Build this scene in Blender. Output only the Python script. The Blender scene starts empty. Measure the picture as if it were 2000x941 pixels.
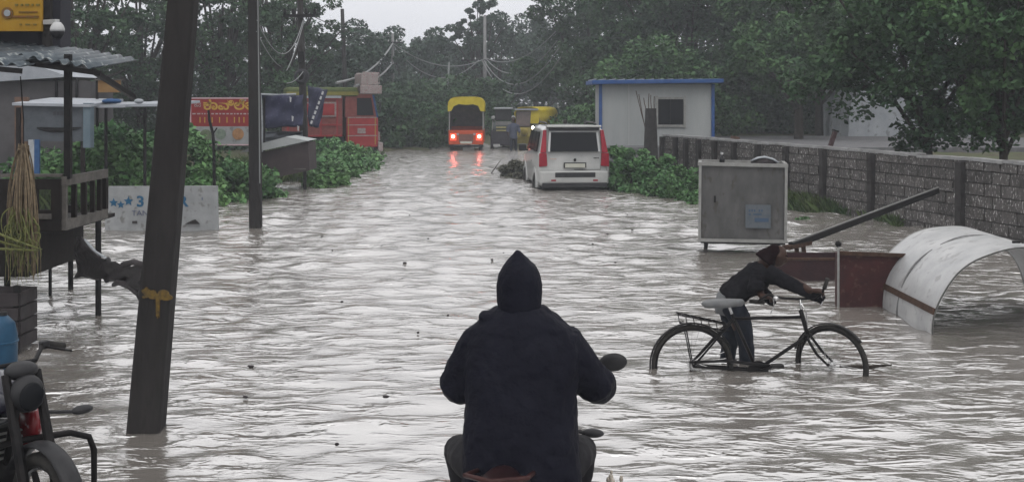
import bpy, bmesh, math, random
import numpy as np
from mathutils import Vector, Matrix, Euler
R = math.radians
random.seed(7); rng = np.random.default_rng(7)
C = bpy.context.scene
col = C.collection

# ------------------------------------------------------------------ camera, world, sun, exposure
F = 2300.0; CAMH = 2.3; HY = 190.0          # focal length in photo pixels, eye height, horizon row
cd = bpy.data.cameras.new('camera'); cam = bpy.data.objects.new('camera', cd); col.objects.link(cam)
cd.sensor_width = 36; cd.lens = 36*F/2000; cd.shift_y = -(470.5-HY)/2000
cd.clip_start = 0.1; cd.clip_end = 3000
cam.location = (0, 0, CAMH); cam.rotation_euler = (R(90), 0, 0)
C.camera = cam
w = bpy.data.worlds.new('World'); C.world = w; w.use_nodes = True
nt = w.node_tree; nt.nodes.clear()
wo = nt.nodes.new('ShaderNodeOutputWorld'); bg = nt.nodes.new('ShaderNodeBackground'); bg.inputs[1].default_value = 0.1
sky = nt.nodes.new('ShaderNodeTexSky'); sky.sky_type = 'NISHITA'; sky.sun_disc = False
sky.sun_elevation = R(55); sky.sun_rotation = R(200); sky.air_density = 1.5; sky.dust_density = 6
hs = nt.nodes.new('ShaderNodeHueSaturation'); hs.inputs['Saturation'].default_value = 0.15; hs.inputs['Value'].default_value = 1.0
nt.links.new(sky.outputs[0], hs.inputs['Color'])
tc = nt.nodes.new('ShaderNodeTexCoord'); sp = nt.nodes.new('ShaderNodeSeparateXYZ')
nt.links.new(tc.outputs['Generated'], sp.inputs[0])
cr = nt.nodes.new('ShaderNodeValToRGB'); nt.links.new(sp.outputs[2], cr.inputs[0])   # overcast: brighter overhead
cr.color_ramp.elements[0].position = 0.0; cr.color_ramp.elements[0].color = (0.68, 0.69, 0.745, 1)
cr.color_ramp.elements[1].position = 1.0; cr.color_ramp.elements[1].color = (1.6, 1.585, 1.6, 1)
e = cr.color_ramp.elements.new(0.35); e.color = (1.29, 1.285, 1.3, 1)
cn = nt.nodes.new('ShaderNodeTexNoise'); cn.inputs['Scale'].default_value = 2.2; cn.inputs['Detail'].default_value = 4
nt.links.new(tc.outputs['Generated'], cn.inputs['Vector'])
cm = nt.nodes.new('ShaderNodeMath'); cm.operation = 'MULTIPLY_ADD'; cm.inputs[1].default_value = 5.0; cm.inputs[2].default_value = 7.6
nt.links.new(cn.outputs[0], cm.inputs[0])
vm = nt.nodes.new('ShaderNodeVectorMath'); vm.operation = 'SCALE'
nt.links.new(cr.outputs[0], vm.inputs[0]); nt.links.new(cm.outputs[0], vm.inputs['Scale'])
mx = nt.nodes.new('ShaderNodeMix'); mx.data_type = 'RGBA'; mx.inputs[0].default_value = 0.8
nt.links.new(hs.outputs[0], mx.inputs[6]); nt.links.new(vm.outputs[0], mx.inputs[7])
nt.links.new(mx.outputs[2], bg.inputs[0]); nt.links.new(bg.outputs[0], wo.inputs[0])
sd = bpy.data.lights.new('sun', 'SUN'); sd.energy = 0.5; sd.angle = R(25); sd.color = (1, .97, .93)
so = bpy.data.objects.new('sun', sd); col.objects.link(so); so.rotation_euler = (R(35), 0, R(20))
C.view_settings.view_transform = 'Standard'; C.view_settings.look = 'None'
C.view_settings.exposure = 0.33; C.view_settings.gamma = 1.0; C.view_settings.use_curve_mapping = False
C.cycles.max_bounces = 6; C.cycles.diffuse_bounces = 3; C.cycles.glossy_bounces = 3; C.cycles.transmission_bounces = 4
C.cycles.volume_bounces = 1; C.cycles.transparent_max_bounces = 6
C.cycles.use_denoising = True

# ------------------------------------------------------------------ helpers
def P(px, py, Y):
    return Vector(((px-1000)/F*Y, Y, CAMH-(py-HY)/F*Y))
def WX(px, Y): return (px-1000)/F*Y
def WZ(py, Y): return CAMH-(py-HY)/F*Y

def tag(o, label=None, cat=None, group=None, kind=None):
    if label: o['label'] = label
    if cat: o['category'] = cat
    if group: o['group'] = group
    if kind: o['kind'] = kind
    return o
def empty(name, loc=(0, 0, 0), rz=0):
    o = bpy.data.objects.new(name, None); col.objects.link(o); o.location = loc; o.rotation_euler = (0, 0, rz)
    o.empty_display_size = 0.1
    return o
def thing(name, label, cat, loc=(0, 0, 0), rz=0, group=None):
    return tag(empty(name, loc, rz), label, cat, group)
def copy_tree(o, parent=None):
    c = o.copy(); col.objects.link(c)
    if parent: c.parent = parent
    for ch in list(o.children): copy_tree(ch, c)
    return c

class MB:
    def __init__(s): s.v = []; s.f = []
    def add(s, vs, fs):
        n = len(s.v); s.v += [tuple(v) for v in vs]; s.f += [tuple(i+n for i in f) for f in fs]; return s
    def box(s, c, d, rot=None):
        x, y, z = d[0]/2, d[1]/2, d[2]/2
        vs = [Vector((a*x, b*y, g*z)) for g in (-1, 1) for b in (-1, 1) for a in (-1, 1)]
        if rot is not None:
            m = Euler(rot).to_matrix(); vs = [m @ v for v in vs]
        c = Vector(c); vs = [v+c for v in vs]
        return s.add(vs, [(0, 2, 3, 1), (4, 5, 7, 6), (0, 1, 5, 4), (2, 6, 7, 3), (0, 4, 6, 2), (1, 3, 7, 5)])
    def bar(s, p0, p1, wd, th=None, up=(0, 0, 1)):
        th = th or wd; p0 = Vector(p0); p1 = Vector(p1); d = (p1-p0).normalized(); up = Vector(up)
        if abs(d.dot(up)) > .97: up = Vector((1, 0, 0))
        a = d.cross(up).normalized(); b = a.cross(d)
        vs = [p+a*i*wd/2+b*j*th/2 for p in (p0, p1) for i, j in ((-1, -1), (1, -1), (1, 1), (-1, 1))]
        return s.add(vs, [(0, 1, 2, 3), (7, 6, 5, 4), (0, 4, 5, 1), (1, 5, 6, 2), (2, 6, 7, 3), (3, 7, 4, 0)])
    def tube(s, pts, r, n=8, closed=False, sy=1.0, ref=None):
        pts = [Vector(p) for p in pts]; k = len(pts)
        rs = r if isinstance(r, (list, tuple)) else [r]*k
        base = len(s.v); prev = Vector(ref).normalized() if ref else None
        for i, p in enumerate(pts):
            if closed: d = pts[(i+1) % k]-pts[i-1]
            else: d = pts[min(i+1, k-1)]-pts[max(i-1, 0)]
            d = d.normalized() if d.length > 1e-9 else Vector((0, 0, 1))
            if prev is None: prev = Vector((0, 0, 1)) if abs(d.z) < .9 else Vector((1, 0, 0))
            a = prev-d*prev.dot(d)
            if a.length < 1e-5: a = d.orthogonal()
            a.normalize(); b = d.cross(a); prev = a
            for j in range(n):
                t = 2*math.pi*j/n
                s.v.append(tuple(p+a*math.cos(t)*rs[i]+b*math.sin(t)*rs[i]*sy))
        m = k if closed else k-1
        for i in range(m):
            i2 = (i+1) % k
            for j in range(n):
                j2 = (j+1) % n
                s.f.append((base+i*n+j, base+i*n+j2, base+i2*n+j2, base+i2*n+j))
        if not closed:
            s.f.append(tuple(base+j for j in reversed(range(n))))
            s.f.append(tuple(base+(k-1)*n+j for j in range(n)))
        return s
    def ell(s, c, r, rot=None, nu=16, nv=10):
        m = Euler(rot).to_matrix() if rot is not None else Matrix.Identity(3); c = Vector(c); vs = []; fs = []
        if isinstance(r, (int, float)): r = (r, r, r)
        vs.append(c+m @ Vector((0, 0, r[2])))
        for i in range(1, nv):
            t = math.pi*i/nv
            for j in range(nu):
                a = 2*math.pi*j/nu
                vs.append(c+m @ Vector((r[0]*math.sin(t)*math.cos(a), r[1]*math.sin(t)*math.sin(a), r[2]*math.cos(t))))
        vs.append(c+m @ Vector((0, 0, -r[2])))
        for j in range(nu): fs.append((0, 1+j, 1+(j+1) % nu))
        for i in range(nv-2):
            for j in range(nu):
                a = 1+i*nu+j; b = 1+i*nu+(j+1) % nu
                fs.append((a, a+nu, b+nu, b))
        L = len(vs)-1; o = 1+(nv-2)*nu
        for j in range(nu): fs.append((L, o+(j+1) % nu, o+j))
        return s.add(vs, fs)
    def loft(s, secs, n=20, cap=True):      # secs: (centre, rx, ry[, power]) ellipses in xy planes
        base = len(s.v)
        for sec in secs:
            c, rx, ry = sec[:3]; pw = sec[3] if len(sec) > 3 else 1.0
            for j in range(n):
                t = 2*math.pi*j/n; ct, st = math.cos(t), math.sin(t)
                s.v.append((c[0]+rx*math.copysign(abs(ct)**pw, ct), c[1]+ry*math.copysign(abs(st)**pw, st), c[2]))
        for i in range(len(secs)-1):
            for j in range(n):
                j2 = (j+1) % n
                s.f.append((base+i*n+j, base+i*n+j2, base+(i+1)*n+j2, base+(i+1)*n+j))
        if cap:
            s.f.append(tuple(base+j for j in reversed(range(n))))
            s.f.append(tuple(base+(len(secs)-1)*n+j for j in range(n)))
        return s
    def prism(s, poly, axis, t0, t1):       # poly of 2D points; axis = extrusion axis
        def mk(a, b, t): return {'x': (t, a, b), 'y': (a, t, b), 'z': (a, b, t)}[axis]
        n = len(poly); vs = [mk(a, b, t0) for a, b in poly]+[mk(a, b, t1) for a, b in poly]
        fs = [tuple(range(n)), tuple(range(2*n-1, n-1, -1))]+[(i, i+n, (i+1) % n+n, (i+1) % n) for i in range(n)]
        return s.add(vs, fs)
    def disc(s, c, r, th, axis='y', n=20):
        poly = [(r*math.cos(2*math.pi*i/n), r*math.sin(2*math.pi*i/n)) for i in range(n)]
        k = MB().prism(poly, axis, -th/2, th/2); c = Vector(c)
        return s.add([Vector(v)+c for v in k.v], k.f)
    def xf(s, m):
        s.v = [tuple(m @ Vector(v)) for v in s.v]; return s
    def build(s, name, mat, parent=None, smooth=False, bevel=0, local=False, remesh=0, sub=0, wrinkle=0, wscale=.08, smooth_it=0):
        me = bpy.data.meshes.new(name)
        vs = s.v
        if parent is not None and not local:
            L = parent.location; pp = parent.parent
            off = Vector(L)
            while pp: off += pp.location; pp = pp.parent
            vs = [(v[0]-off[0], v[1]-off[1], v[2]-off[2]) for v in vs]
        me.from_pydata(vs, [], s.f)
        bm = bmesh.new(); bm.from_mesh(me); bmesh.ops.recalc_face_normals(bm, faces=bm.faces); bm.to_mesh(me); bm.free()
        if smooth: me.polygons.foreach_set('use_smooth', [True]*len(me.polygons))
        me.materials.append(mat)
        o = bpy.data.objects.new(name, me); col.objects.link(o)
        if parent is not None: o.parent = parent
        if remesh:
            md = o.modifiers.new('r', 'REMESH'); md.mode = 'VOXEL'; md.voxel_size = remesh; md.use_smooth_shade = True
            if smooth_it:
                md = o.modifiers.new('s', 'SMOOTH'); md.factor = .5; md.iterations = smooth_it
        if bevel:
            md = o.modifiers.new('b', 'BEVEL'); md.width = bevel; md.segments = 2; md.limit_method = 'ANGLE'
        if sub:
            md = o.modifiers.new('ss', 'SUBSURF'); md.levels = sub; md.render_levels = sub
        if wrinkle:
            key = 'cl%.3f' % wscale
            tx = bpy.data.textures.get(key) or bpy.data.textures.new(key, 'CLOUDS')
            tx.noise_scale = wscale; tx.noise_depth = 2
            md = o.modifiers.new('w', 'DISPLACE'); md.texture = tx; md.strength = wrinkle; md.mid_level = .5
            md.texture_coords = 'LOCAL'
        return o

def arc(c, r, a0, a1, n, plane='xz', off=0):
    out = []
    for i in range(n+1):
        t = a0+(a1-a0)*i/n; a, b = r*math.cos(t), r*math.sin(t)
        out.append({'xz': (c[0]+a, c[1]+off, c[2]+b), 'yz': (c[0]+off, c[1]+a, c[2]+b), 'xy': (c[0]+a, c[1]+b, c[2]+off)}[plane])
    return out
def bez(p0, p1, p2, n=10):
    p0, p1, p2 = Vector(p0), Vector(p1), Vector(p2)
    return [p0*(1-t)**2+p1*2*t*(1-t)+p2*t*t for t in [i/n for i in range(n+1)]]
def sag(a, b, d, n=14):
    a, b = Vector(a), Vector(b)
    return [a.lerp(b, i/n)-Vector((0, 0, d*4*(i/n)*(1-i/n))) for i in range(n+1)]

# ---- materials
def M(name, c1, c2=None, scale=6, rough=.7, metal=0, bump=0, bscale=None, stretch=None, spec=.5, detail=5, lo=.35, hi=.65, island=0, emit=None, estr=0, c3=None, coat=0, trans=0):
    if not emit:
        kk = .72; c1 = tuple(k*kk for k in c1); c2 = c2 and tuple(k*kk for k in c2); c3 = c3 and tuple(k*kk for k in c3)
    spec *= .3
    m = bpy.data.materials.new(name); m.use_nodes = True; t = m.node_tree; b = t.nodes['Principled BSDF']
    b.inputs['Roughness'].default_value = rough; b.inputs['Metallic'].default_value = metal
    b.inputs['Specular IOR Level'].default_value = spec
    if coat: b.inputs['Coat Weight'].default_value = coat; b.inputs['Coat Roughness'].default_value = .08
    if trans: b.inputs['Transmission Weight'].default_value = trans
    c1 = (*c1, 1)
    tcn = t.nodes.new('ShaderNodeTexCoord'); mp = t.nodes.new('ShaderNodeMapping')
    t.links.new(tcn.outputs['Object'], mp.inputs[0])
    if stretch: mp.inputs['Scale'].default_value = stretch
    src = None
    if c2 is not None:
        nz = t.nodes.new('ShaderNodeTexNoise'); nz.inputs['Scale'].default_value = scale; nz.inputs['Detail'].default_value = detail
        nz.inputs['Roughness'].default_value = .65
        t.links.new(mp.outputs[0], nz.inputs['Vector'])
        rp = t.nodes.new('ShaderNodeValToRGB'); rp.color_ramp.elements[0].position = lo; rp.color_ramp.elements[1].position = hi
        rp.color_ramp.elements[0].color = c1; rp.color_ramp.elements[1].color = (*c2, 1)
        t.links.new(nz.outputs[0], rp.inputs[0]); src = rp.outputs[0]
        if c3 is not None:      # sparse third colour (stains, flecks)
            n3 = t.nodes.new('ShaderNodeTexNoise'); n3.inputs['Scale'].default_value = scale*2.7; n3.inputs['Detail'].default_value = 6
            t.links.new(mp.outputs[0], n3.inputs['Vector'])
            r3 = t.nodes.new('ShaderNodeValToRGB'); r3.color_ramp.elements[0].position = .58; r3.color_ramp.elements[1].position = .66
            t.links.new(n3.outputs[0], r3.inputs[0])
            x3 = t.nodes.new('ShaderNodeMix'); x3.data_type = 'RGBA'; t.links.new(r3.outputs[0], x3.inputs[0])
            t.links.new(src, x3.inputs[6]); x3.inputs[7].default_value = (*c3, 1); src = x3.outputs[2]
    if island:
        g = t.nodes.new('ShaderNodeNewGeometry'); mr = t.nodes.new('ShaderNodeMapRange')
        mr.inputs['To Min'].default_value = 1-island; mr.inputs['To Max'].default_value = 1+island
        t.links.new(g.outputs['Random Per Island'], mr.inputs[0])
        sc = t.nodes.new('ShaderNodeVectorMath'); sc.operation = 'SCALE'
        if src: t.links.new(src, sc.inputs[0])
        else: sc.inputs[0].default_value = c1[:3]
        t.links.new(mr.outputs[0], sc.inputs['Scale']); src = sc.outputs[0]
    if src: t.links.new(src, b.inputs['Base Color'])
    else: b.inputs['Base Color'].default_value = c1
    if bump:
        n2 = t.nodes.new('ShaderNodeTexNoise'); n2.inputs['Scale'].default_value = bscale or scale*3; n2.inputs['Detail'].default_value = 6
        t.links.new(mp.outputs[0], n2.inputs['Vector'])
        bp = t.nodes.new('ShaderNodeBump'); bp.inputs['Strength'].default_value = bump; bp.inputs['Distance'].default_value = .02
        t.links.new(n2.outputs[0], bp.inputs['Height']); t.links.new(bp.outputs[0], b.inputs['Normal'])
    if emit: b.inputs['Emission Color'].default_value = (*emit, 1); b.inputs['Emission Strength'].default_value = estr
    return m
concrete = M('concrete', (.015, .0138, .014), (.03, .0275, .027), 3, .85, bump=.5, bscale=30, stretch=(1, 1, .25), c3=(.02, .019, .018))
concrete2 = M('concrete_pale', (.1, .1, .105), (.16, .16, .165), 4, .9, bump=.4, bscale=30, stretch=(1, 1, .3))
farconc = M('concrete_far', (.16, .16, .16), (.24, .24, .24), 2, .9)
blockm = M('block', (.055, .051, .049), (.1, .093, .089), 9, .95, bump=.7, bscale=40, island=.28, stretch=(1.6, 1, .7), c3=(.38, .37, .36))
mortar = M('mortar', (.04, .037, .035), (.07, .065, .06), 20, .95, bump=.5, bscale=50)
coping = M('coping', (.2, .2, .2), (.3, .3, .3), 6, .9, bump=.4)
darkpost = M('dark_post', (.022, .02, .02), (.042, .039, .038), 6, .9, bump=.3)
steel = M('steel_dark', (.007, .007, .008), (.018, .016, .016), 12, .55, .4, bump=.1)
blackm = M('black_plastic', (.018, .018, .02), (.03, .03, .032), 10, .45)
rubber = M('rubber', (.018, .017, .017), (.035, .033, .03), 20, .85)
chrome = M('chrome', (.6, .6, .6), (.4, .4, .4), 20, .25, .9)
galv = M('galvanised', (.38, .385, .39), (.5, .5, .5), 3, .42, .25, bump=.06, bscale=8, c3=(.33, .33, .325))
sheetgrey = M('grey_sheet', (.07, .07, .069), (.115, .113, .112), 3.5, .6, .2, bump=.1, stretch=(1, 1, .45), c3=(.07, .065, .06))
edgegrey = M('grey_edge', (.3, .3, .29), (.22, .22, .21), 8, .5, .3)
maroon = M('maroon', (.03, .011, .012), (.055, .016, .016), 5, .55, .1, bump=.2, c3=(.07, .035, .028))
rust = M('rust', (.035, .02, .014), (.075, .042, .028), 14, .85, bump=.4)
whitep = M('white_paint', (.42, .43, .43), (.5, .5, .5), 3, .5)
hutwhite = M('hut_panel', (.27, .285, .285), (.33, .345, .345), 1.2, .6, stretch=(1, 1, .3))
bluep = M('blue_paint', (.022, .06, .19), (.03, .085, .24), 5, .5)
glassd = M('dark_glass', (.01, .011, .013), None, rough=.2, spec=.16)
suvwhite = M('suv_white', (.34, .35, .34), (.42, .42, .41), 2, .3, coat=.6)
redlens = M('red_lens', (.22, .008, .02), (.3, .015, .03), 6, .18)
plate = M('plate', (.42, .42, .36), (.5, .5, .44), 5, .5)
woodd = M('dark_wood', (.006, .0048, .0045), (.015, .011, .0095), 8, .8, bump=.3, stretch=(1, 1, .3))
woodg = M('grey_wood', (.07, .065, .06), (.13, .12, .11), 9, .85, bump=.3)
roofm = M('roof_sheet', (.05, .065, .08), (.12, .14, .155), 4, .5, .4, c3=(.3, .32, .32))
roofpale = M('roof_pale', (.26, .28, .31), (.34, .36, .39), 3, .7)
tarp = M('blue_tarp', (.016, .018, .045), (.03, .032, .07), 4, .5, bump=.4, bscale=6, c3=(.05, .055, .1))
tarpd = M('dark_tarp', (.022, .018, .02), (.04, .034, .035), 6, .6, bump=.4, bscale=8)
cream = M('cream_board', (.22, .23, .235), (.3, .31, .315), 3, .7, c3=(.17, .17, .165))
bluetext = M('blue_lettering', (.01, .07, .14), (.02, .1, .19), 20, .6)
greytext = M('grey_lettering', (.1, .11, .16), None, rough=.6)
redboard = M('red_board', (.19, .02, .022), (.24, .03, .03), 5, .6)
yellowt = M('yellow_paint', (.4, .24, .04), (.46, .3, .06), 12, .7)
whitet = M('white_lettering', (.36, .3, .3), None, rough=.6)
yellows = M('yellow_sign', (.3, .16, .012), (.38, .22, .02), 4, .5)
tan = M('straw', (.1, .075, .05), (.2, .155, .1), 20, .9, island=.3)
strawg = M('green_straw', (.06, .075, .025), (.15, .15, .055), 20, .8, island=.3)
orange = M('orange_paint', (.4, .05, .015), (.48, .08, .025), 5, .45)
yellowc = M('yellow_canvas', (.4, .32, .015), (.5, .4, .03), 5, .75, bump=.3)
redtruck = M('truck_red', (.24, .018, .02), (.31, .028, .03), 4, .4)
maroontruck = M('truck_maroon', (.16, .035, .03), (.22, .06, .05), 6, .6)
pinkwhite = M('pink_white', (.22, .19, .18), (.3, .265, .26), 9, .6, c3=(.25, .06, .06))
cloth = M('raincoat', (.005, .0053, .0105), (.009, .0095, .0165), 6, .6, bump=.6, bscale=22, spec=.15)
trouser = M('rider_trousers', (.011, .0105, .013), (.018, .017, .02), 8, .8, bump=.3, bscale=20)
skin = M('skin', (.035, .018, .013), (.048, .025, .018), 10, .55)
hair = M('hair', (.01, .008, .007), (.02, .016, .013), 40, .6)
denim = M('jeans', (.009, .011, .017), (.016, .02, .03), 12, .85)
darkshirt = M('dark_shirt', (.007, .007, .009), (.013, .0125, .015), 10, .9, bump=.3, spec=.12)
maroonshirt = M('maroon_cap', (.008, .004, .005), (.012, .006, .007), 10, .9, spec=.12)
palecloth = M('pale_cloth', (.26, .28, .3), (.35, .37, .39), 10, .9)
bluecloth = M('blue_cloth', (.02, .06, .15), (.035, .09, .2), 10, .9)
bluedrum = M('blue_drum', (.012, .05, .1), (.02, .075, .14), 6, .4)
greyb = M('grey_banner', (.055, .065, .075), (.09, .1, .115), 3, .6)
paleblue = M('pale_blue', (.09, .13, .16), (.13, .17, .2), 3, .6)
brownwood = M('brown_board', (.1, .06, .045), (.16, .1, .07), 6, .8)
orangeb = M('orange_board', (.18, .1, .04), (.25, .15, .06), 5, .7)
wirem = M('pale_wire', (.2, .21, .21), None, rough=.6)
wired = M('dark_wire', (.03, .03, .035), None, rough=.6)
bark = M('bark', (.02, .016, .013), (.042, .034, .027), 7, .95, bump=.7)
def leafmat(name, a, b, isl=.35): return M(name, (a[0]*1.12, a[1]*1.36, a[2]*1.2), (b[0]*1.1, b[1]*1.3, b[2]*1.2), .9, .6, island=isl, spec=.3, detail=2)
leafA = leafmat('leaf_dark', (.022, .042, .024), (.048, .078, .036))
leafB = leafmat('leaf_mid', (.03, .058, .028), (.07, .115, .045))
leafC = leafmat('leaf_olive', (.035, .05, .025), (.08, .1, .04))
leafD = leafmat('leaf_bright', (.06, .12, .045), (.13, .2, .08))
leafG = leafmat('leaf_bank', (.05, .1, .045), (.12, .19, .08))
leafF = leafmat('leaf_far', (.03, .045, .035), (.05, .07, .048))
grassm = M('grass_blade', (.035, .065, .025), (.085, .115, .04), 1.5, .7, island=.4, spec=.3)
leafY = M('leaf_yellow', (.25, .3, .08), (.35, .4, .12), 3, .6, island=.3)

# ------------------------------------------------------------------ terrain and water
def lerp_tab(tab, y):
    ys = [a for a, b in tab]; xs = [b for a, b in tab]
    return np.interp(y, ys, xs)
WX0, WY0, WX1, WY1 = 4.17, 32.0, 7.94, 18.25
def wallx(y): return WX0+(WY0-y)*(WX1-WX0)/(WY0-WY1)
LEFT = [(-50, -40), (20, -30), (23, -9.5), (25, -6.6), (28, -5.9), (33, -5.7), (44, -5.5), (48, -5.2), (52, -3.2), (70, -.6), (90, 1.6), (120, 6), (200, 20), (400, 60)]
RIGHT = [(-50, 28), (12, wallx(12)-.0), (18, wallx(18)-.15), (22, wallx(22)-.4), (25, 5.1), (26, 4.1), (28, 3.1), (31, 2.75), (51, 3.2), (60, 4.6), (90, 8.5), (120, 14), (200, 32), (400, 80)]
def ground_h(x, y):
    l = lerp_tab(LEFT, y); r = lerp_tab(RIGHT, y)
    n = .35*np.sin(x*1.7+y*.9)+.3*np.sin(y*2.3-x*.6)
    dl = (l-x+n); dr = (x-r+n*.5)
    f = lambda d: np.clip(d/1.6+.35, 0, 1)
    h = -.32+.42*f(dl)+.46*f(dr)
    h = h+np.where(x > wallx(y)+.3, .45*np.clip((x-wallx(y)-.3)/2, 0, 1)*np.clip((y-10)/6, 0, 1), 0)
    return h+.03*np.sin(x*5+y*3)*np.sin(y*4.1-x*2)
def grid_mesh(name, X, Y, Z, mat):
    h, wd = X.shape; co = np.stack([X, Y, Z], -1).reshape(-1, 3).astype(np.float32)
    idx = np.arange(h*wd).reshape(h, wd)
    q = np.stack([idx[:-1, :-1], idx[:-1, 1:], idx[1:, 1:], idx[1:, :-1]], -1).reshape(-1, 4)
    return raw_mesh(name, co, q, mat, True)
def raw_mesh(name, co, q, mat, smooth=False, parent=None):
    me = bpy.data.meshes.new(name); me.vertices.add(len(co)); me.vertices.foreach_set('co', np.ascontiguousarray(co, dtype=np.float32).ravel())
    k = q.shape[1]
    me.loops.add(q.size); me.loops.foreach_set('vertex_index', q.ravel().astype(np.int32))
    me.polygons.add(len(q)); me.polygons.foreach_set('loop_start', np.arange(0, q.size, k, dtype=np.int32))
    me.polygons.foreach_set('loop_total', np.full(len(q), k, dtype=np.int32))
    if smooth: me.polygons.foreach_set('use_smooth', np.ones(len(q), dtype=bool))
    me.update(calc_edges=True); me.materials.append(mat)
    o = bpy.data.objects.new(name, me); col.objects.link(o)
    if parent is not None: o.parent = parent
    return o
xs = np.concatenate([np.linspace(-260, -30, 30), np.linspace(-29, 29, 180), np.linspace(30, 260, 30)])
ys = np.concatenate([np.linspace(-60, 4, 16), np.linspace(5, 60, 160), np.linspace(62, 300, 60)])
GX, GY = np.meshgrid(xs, ys)
earth = M('earth', (.06, .05, .035), (.07, .09, .035), 1.2, .95, bump=.6, bscale=8, c3=(.1, .085, .06))
tag(grid_mesh('ground', GX, GY, ground_h(GX, GY), earth), kind='structure')

RIP = .039
def water_mat():
    m = bpy.data.materials.new('flood_water'); m.use_nodes = True; t = m.node_tree; b = t.nodes['Principled BSDF']
    b.inputs['Base Color'].default_value = (.17, .142, .125, 1); b.inputs['Roughness'].default_value = .15
    b.inputs['IOR'].default_value = 4.8
    tcn = t.nodes.new('ShaderNodeTexCoord')
    def noise(scale, st, det=3):
        mp = t.nodes.new('ShaderNodeMapping'); mp.inputs['Scale'].default_value = st
        t.links.new(tcn.outputs['Object'], mp.inputs[0])
        n = t.nodes.new('ShaderNodeTexNoise'); n.inputs['Scale'].default_value = scale; n.inputs['Detail'].default_value = det
        t.links.new(mp.outputs[0], n.inputs['Vector']); return n
    n1 = noise(1.0, (2.6, 6.2, 1), 3); n2 = noise(13, (1, 1.6, 1), 2); n4 = noise(1.0, (.5, 1.1, 1), 2)
    n1.inputs['Distortion'].default_value = .35
    r1 = t.nodes.new('ShaderNodeValToRGB'); r1.color_ramp.interpolation = 'EASE'
    r1.color_ramp.elements[0].position = .45; r1.color_ramp.elements[1].position = .74
    t.links.new(n1.outputs[0], r1.inputs[0])
    r4 = t.nodes.new('ShaderNodeMapRange'); r4.inputs['From Min'].default_value = .3; r4.inputs['From Max'].default_value = .7; r4.inputs['To Min'].default_value = .25
    t.links.new(n4.outputs[0], r4.inputs[0])
    m1 = t.nodes.new('ShaderNodeMath'); m1.operation = 'MULTIPLY'; t.links.new(r1.outputs[0], m1.inputs[0]); t.links.new(r4.outputs[0], m1.inputs[1])
    b1 = t.nodes.new('ShaderNodeBump'); b1.inputs['Strength'].default_value = 1.0; b1.inputs['Distance'].default_value = RIP
    b2 = t.nodes.new('ShaderNodeBump'); b2.inputs['Strength'].default_value = 1.0; b2.inputs['Distance'].default_value = .003
    t.links.new(m1.outputs[0], b1.inputs['Height']); t.links.new(n2.outputs[0], b2.inputs['Height'])
    t.links.new(b1.outputs[0], b2.inputs['Normal']); t.links.new(b2.outputs[0], b.inputs['Normal'])
    n3 = noise(.6, (1, 1, 1), 4); rp = t.nodes.new('ShaderNodeValToRGB')
    rp.color_ramp.elements[0].color = (.105, .096, .086, 1); rp.color_ramp.elements[1].color = (.155, .142, .128, 1)
    t.links.new(n3.outputs[0], rp.inputs[0]); t.links.new(rp.outputs[0], b.inputs['Base Color'])
    return m
us = np.concatenate([np.linspace(-7, -.62, 60), np.linspace(-.6, .6, 640), np.linspace(.62, 7, 60)])
yy = 1/np.linspace(1/3.6, 1/70., 620)
ys = np.concatenate([np.linspace(-40, 3.4, 50), yy, np.linspace(72, 290, 60)])
U, YY = np.meshgrid(us, ys); XX = U*np.maximum(YY, 4.0)
ZZ = np.zeros_like(XX)
wr = np.random.default_rng(3)
for k in range(46):
    L = .28*math.exp(wr.random()*1.7); th = wr.normal(0, .55)+math.pi/2
    kx, ky = math.cos(th)*2*math.pi/L, math.sin(th)*2*math.pi/L
    ph = wr.random()*6.28; A = .0031*L/.6
    # break each train into patches so crests are short
    env = .5+.5*np.sin(XX*(.7+wr.random())+wr.random()*6+.6*np.sin(YY*.8+ph))*np.sin(YY*(.5+wr.random())+wr.random()*6)
    ZZ += A*env*np.sin(kx*XX+ky*YY+ph+.5*np.sin(XX*1.3+ph*3))
ZZ *= .8+np.clip((YY-11)/16, 0, 1)*1.3
water = tag(grid_mesh('water', XX, YY, ZZ, water_mat()), kind='structure')

# ------------------------------------------------------------------ foliage
def leaves(cent, size, up=.35, aspect=1.6, r=None):
    r = r or rng; n = len(cent)
    size = size*.66
    nrm = r.normal(size=(n, 3)); nrm[:, 2] = np.abs(nrm[:, 2])+up; nrm /= np.linalg.norm(nrm, axis=1, keepdims=True)
    a = r.normal(size=(n, 3)); a -= nrm*np.sum(a*nrm, 1, keepdims=True); a /= np.linalg.norm(a, axis=1, keepdims=True)
    b = np.cross(nrm, a); s = size*(.55+.9*r.random((n, 1)))
    sa = a*s*aspect/2; sb = b*s/2
    v = np.stack([cent-sa, cent-sb*1.0+sa*.1+nrm*s*.08, cent+sa, cent+sb+sa*.1+nrm*s*.08], 1).reshape(-1, 3)
    q = np.arange(n*4).reshape(n, 4)
    return v, q
def clump_points(centres, radii, per, r=None, flat=.7):
    r = r or rng; out = []; per = int(per*1.9)
    for c, rad in zip(centres, radii):
        d = r.normal(size=(per, 3)); d /= np.linalg.norm(d, axis=1, keepdims=True)
        rr = rad*(.45+.6*r.random((per, 1))**.6)
        d = d*rr; d[:, 2] *= flat
        out.append(d+np.array(c))
    return np.concatenate(out)
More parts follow.
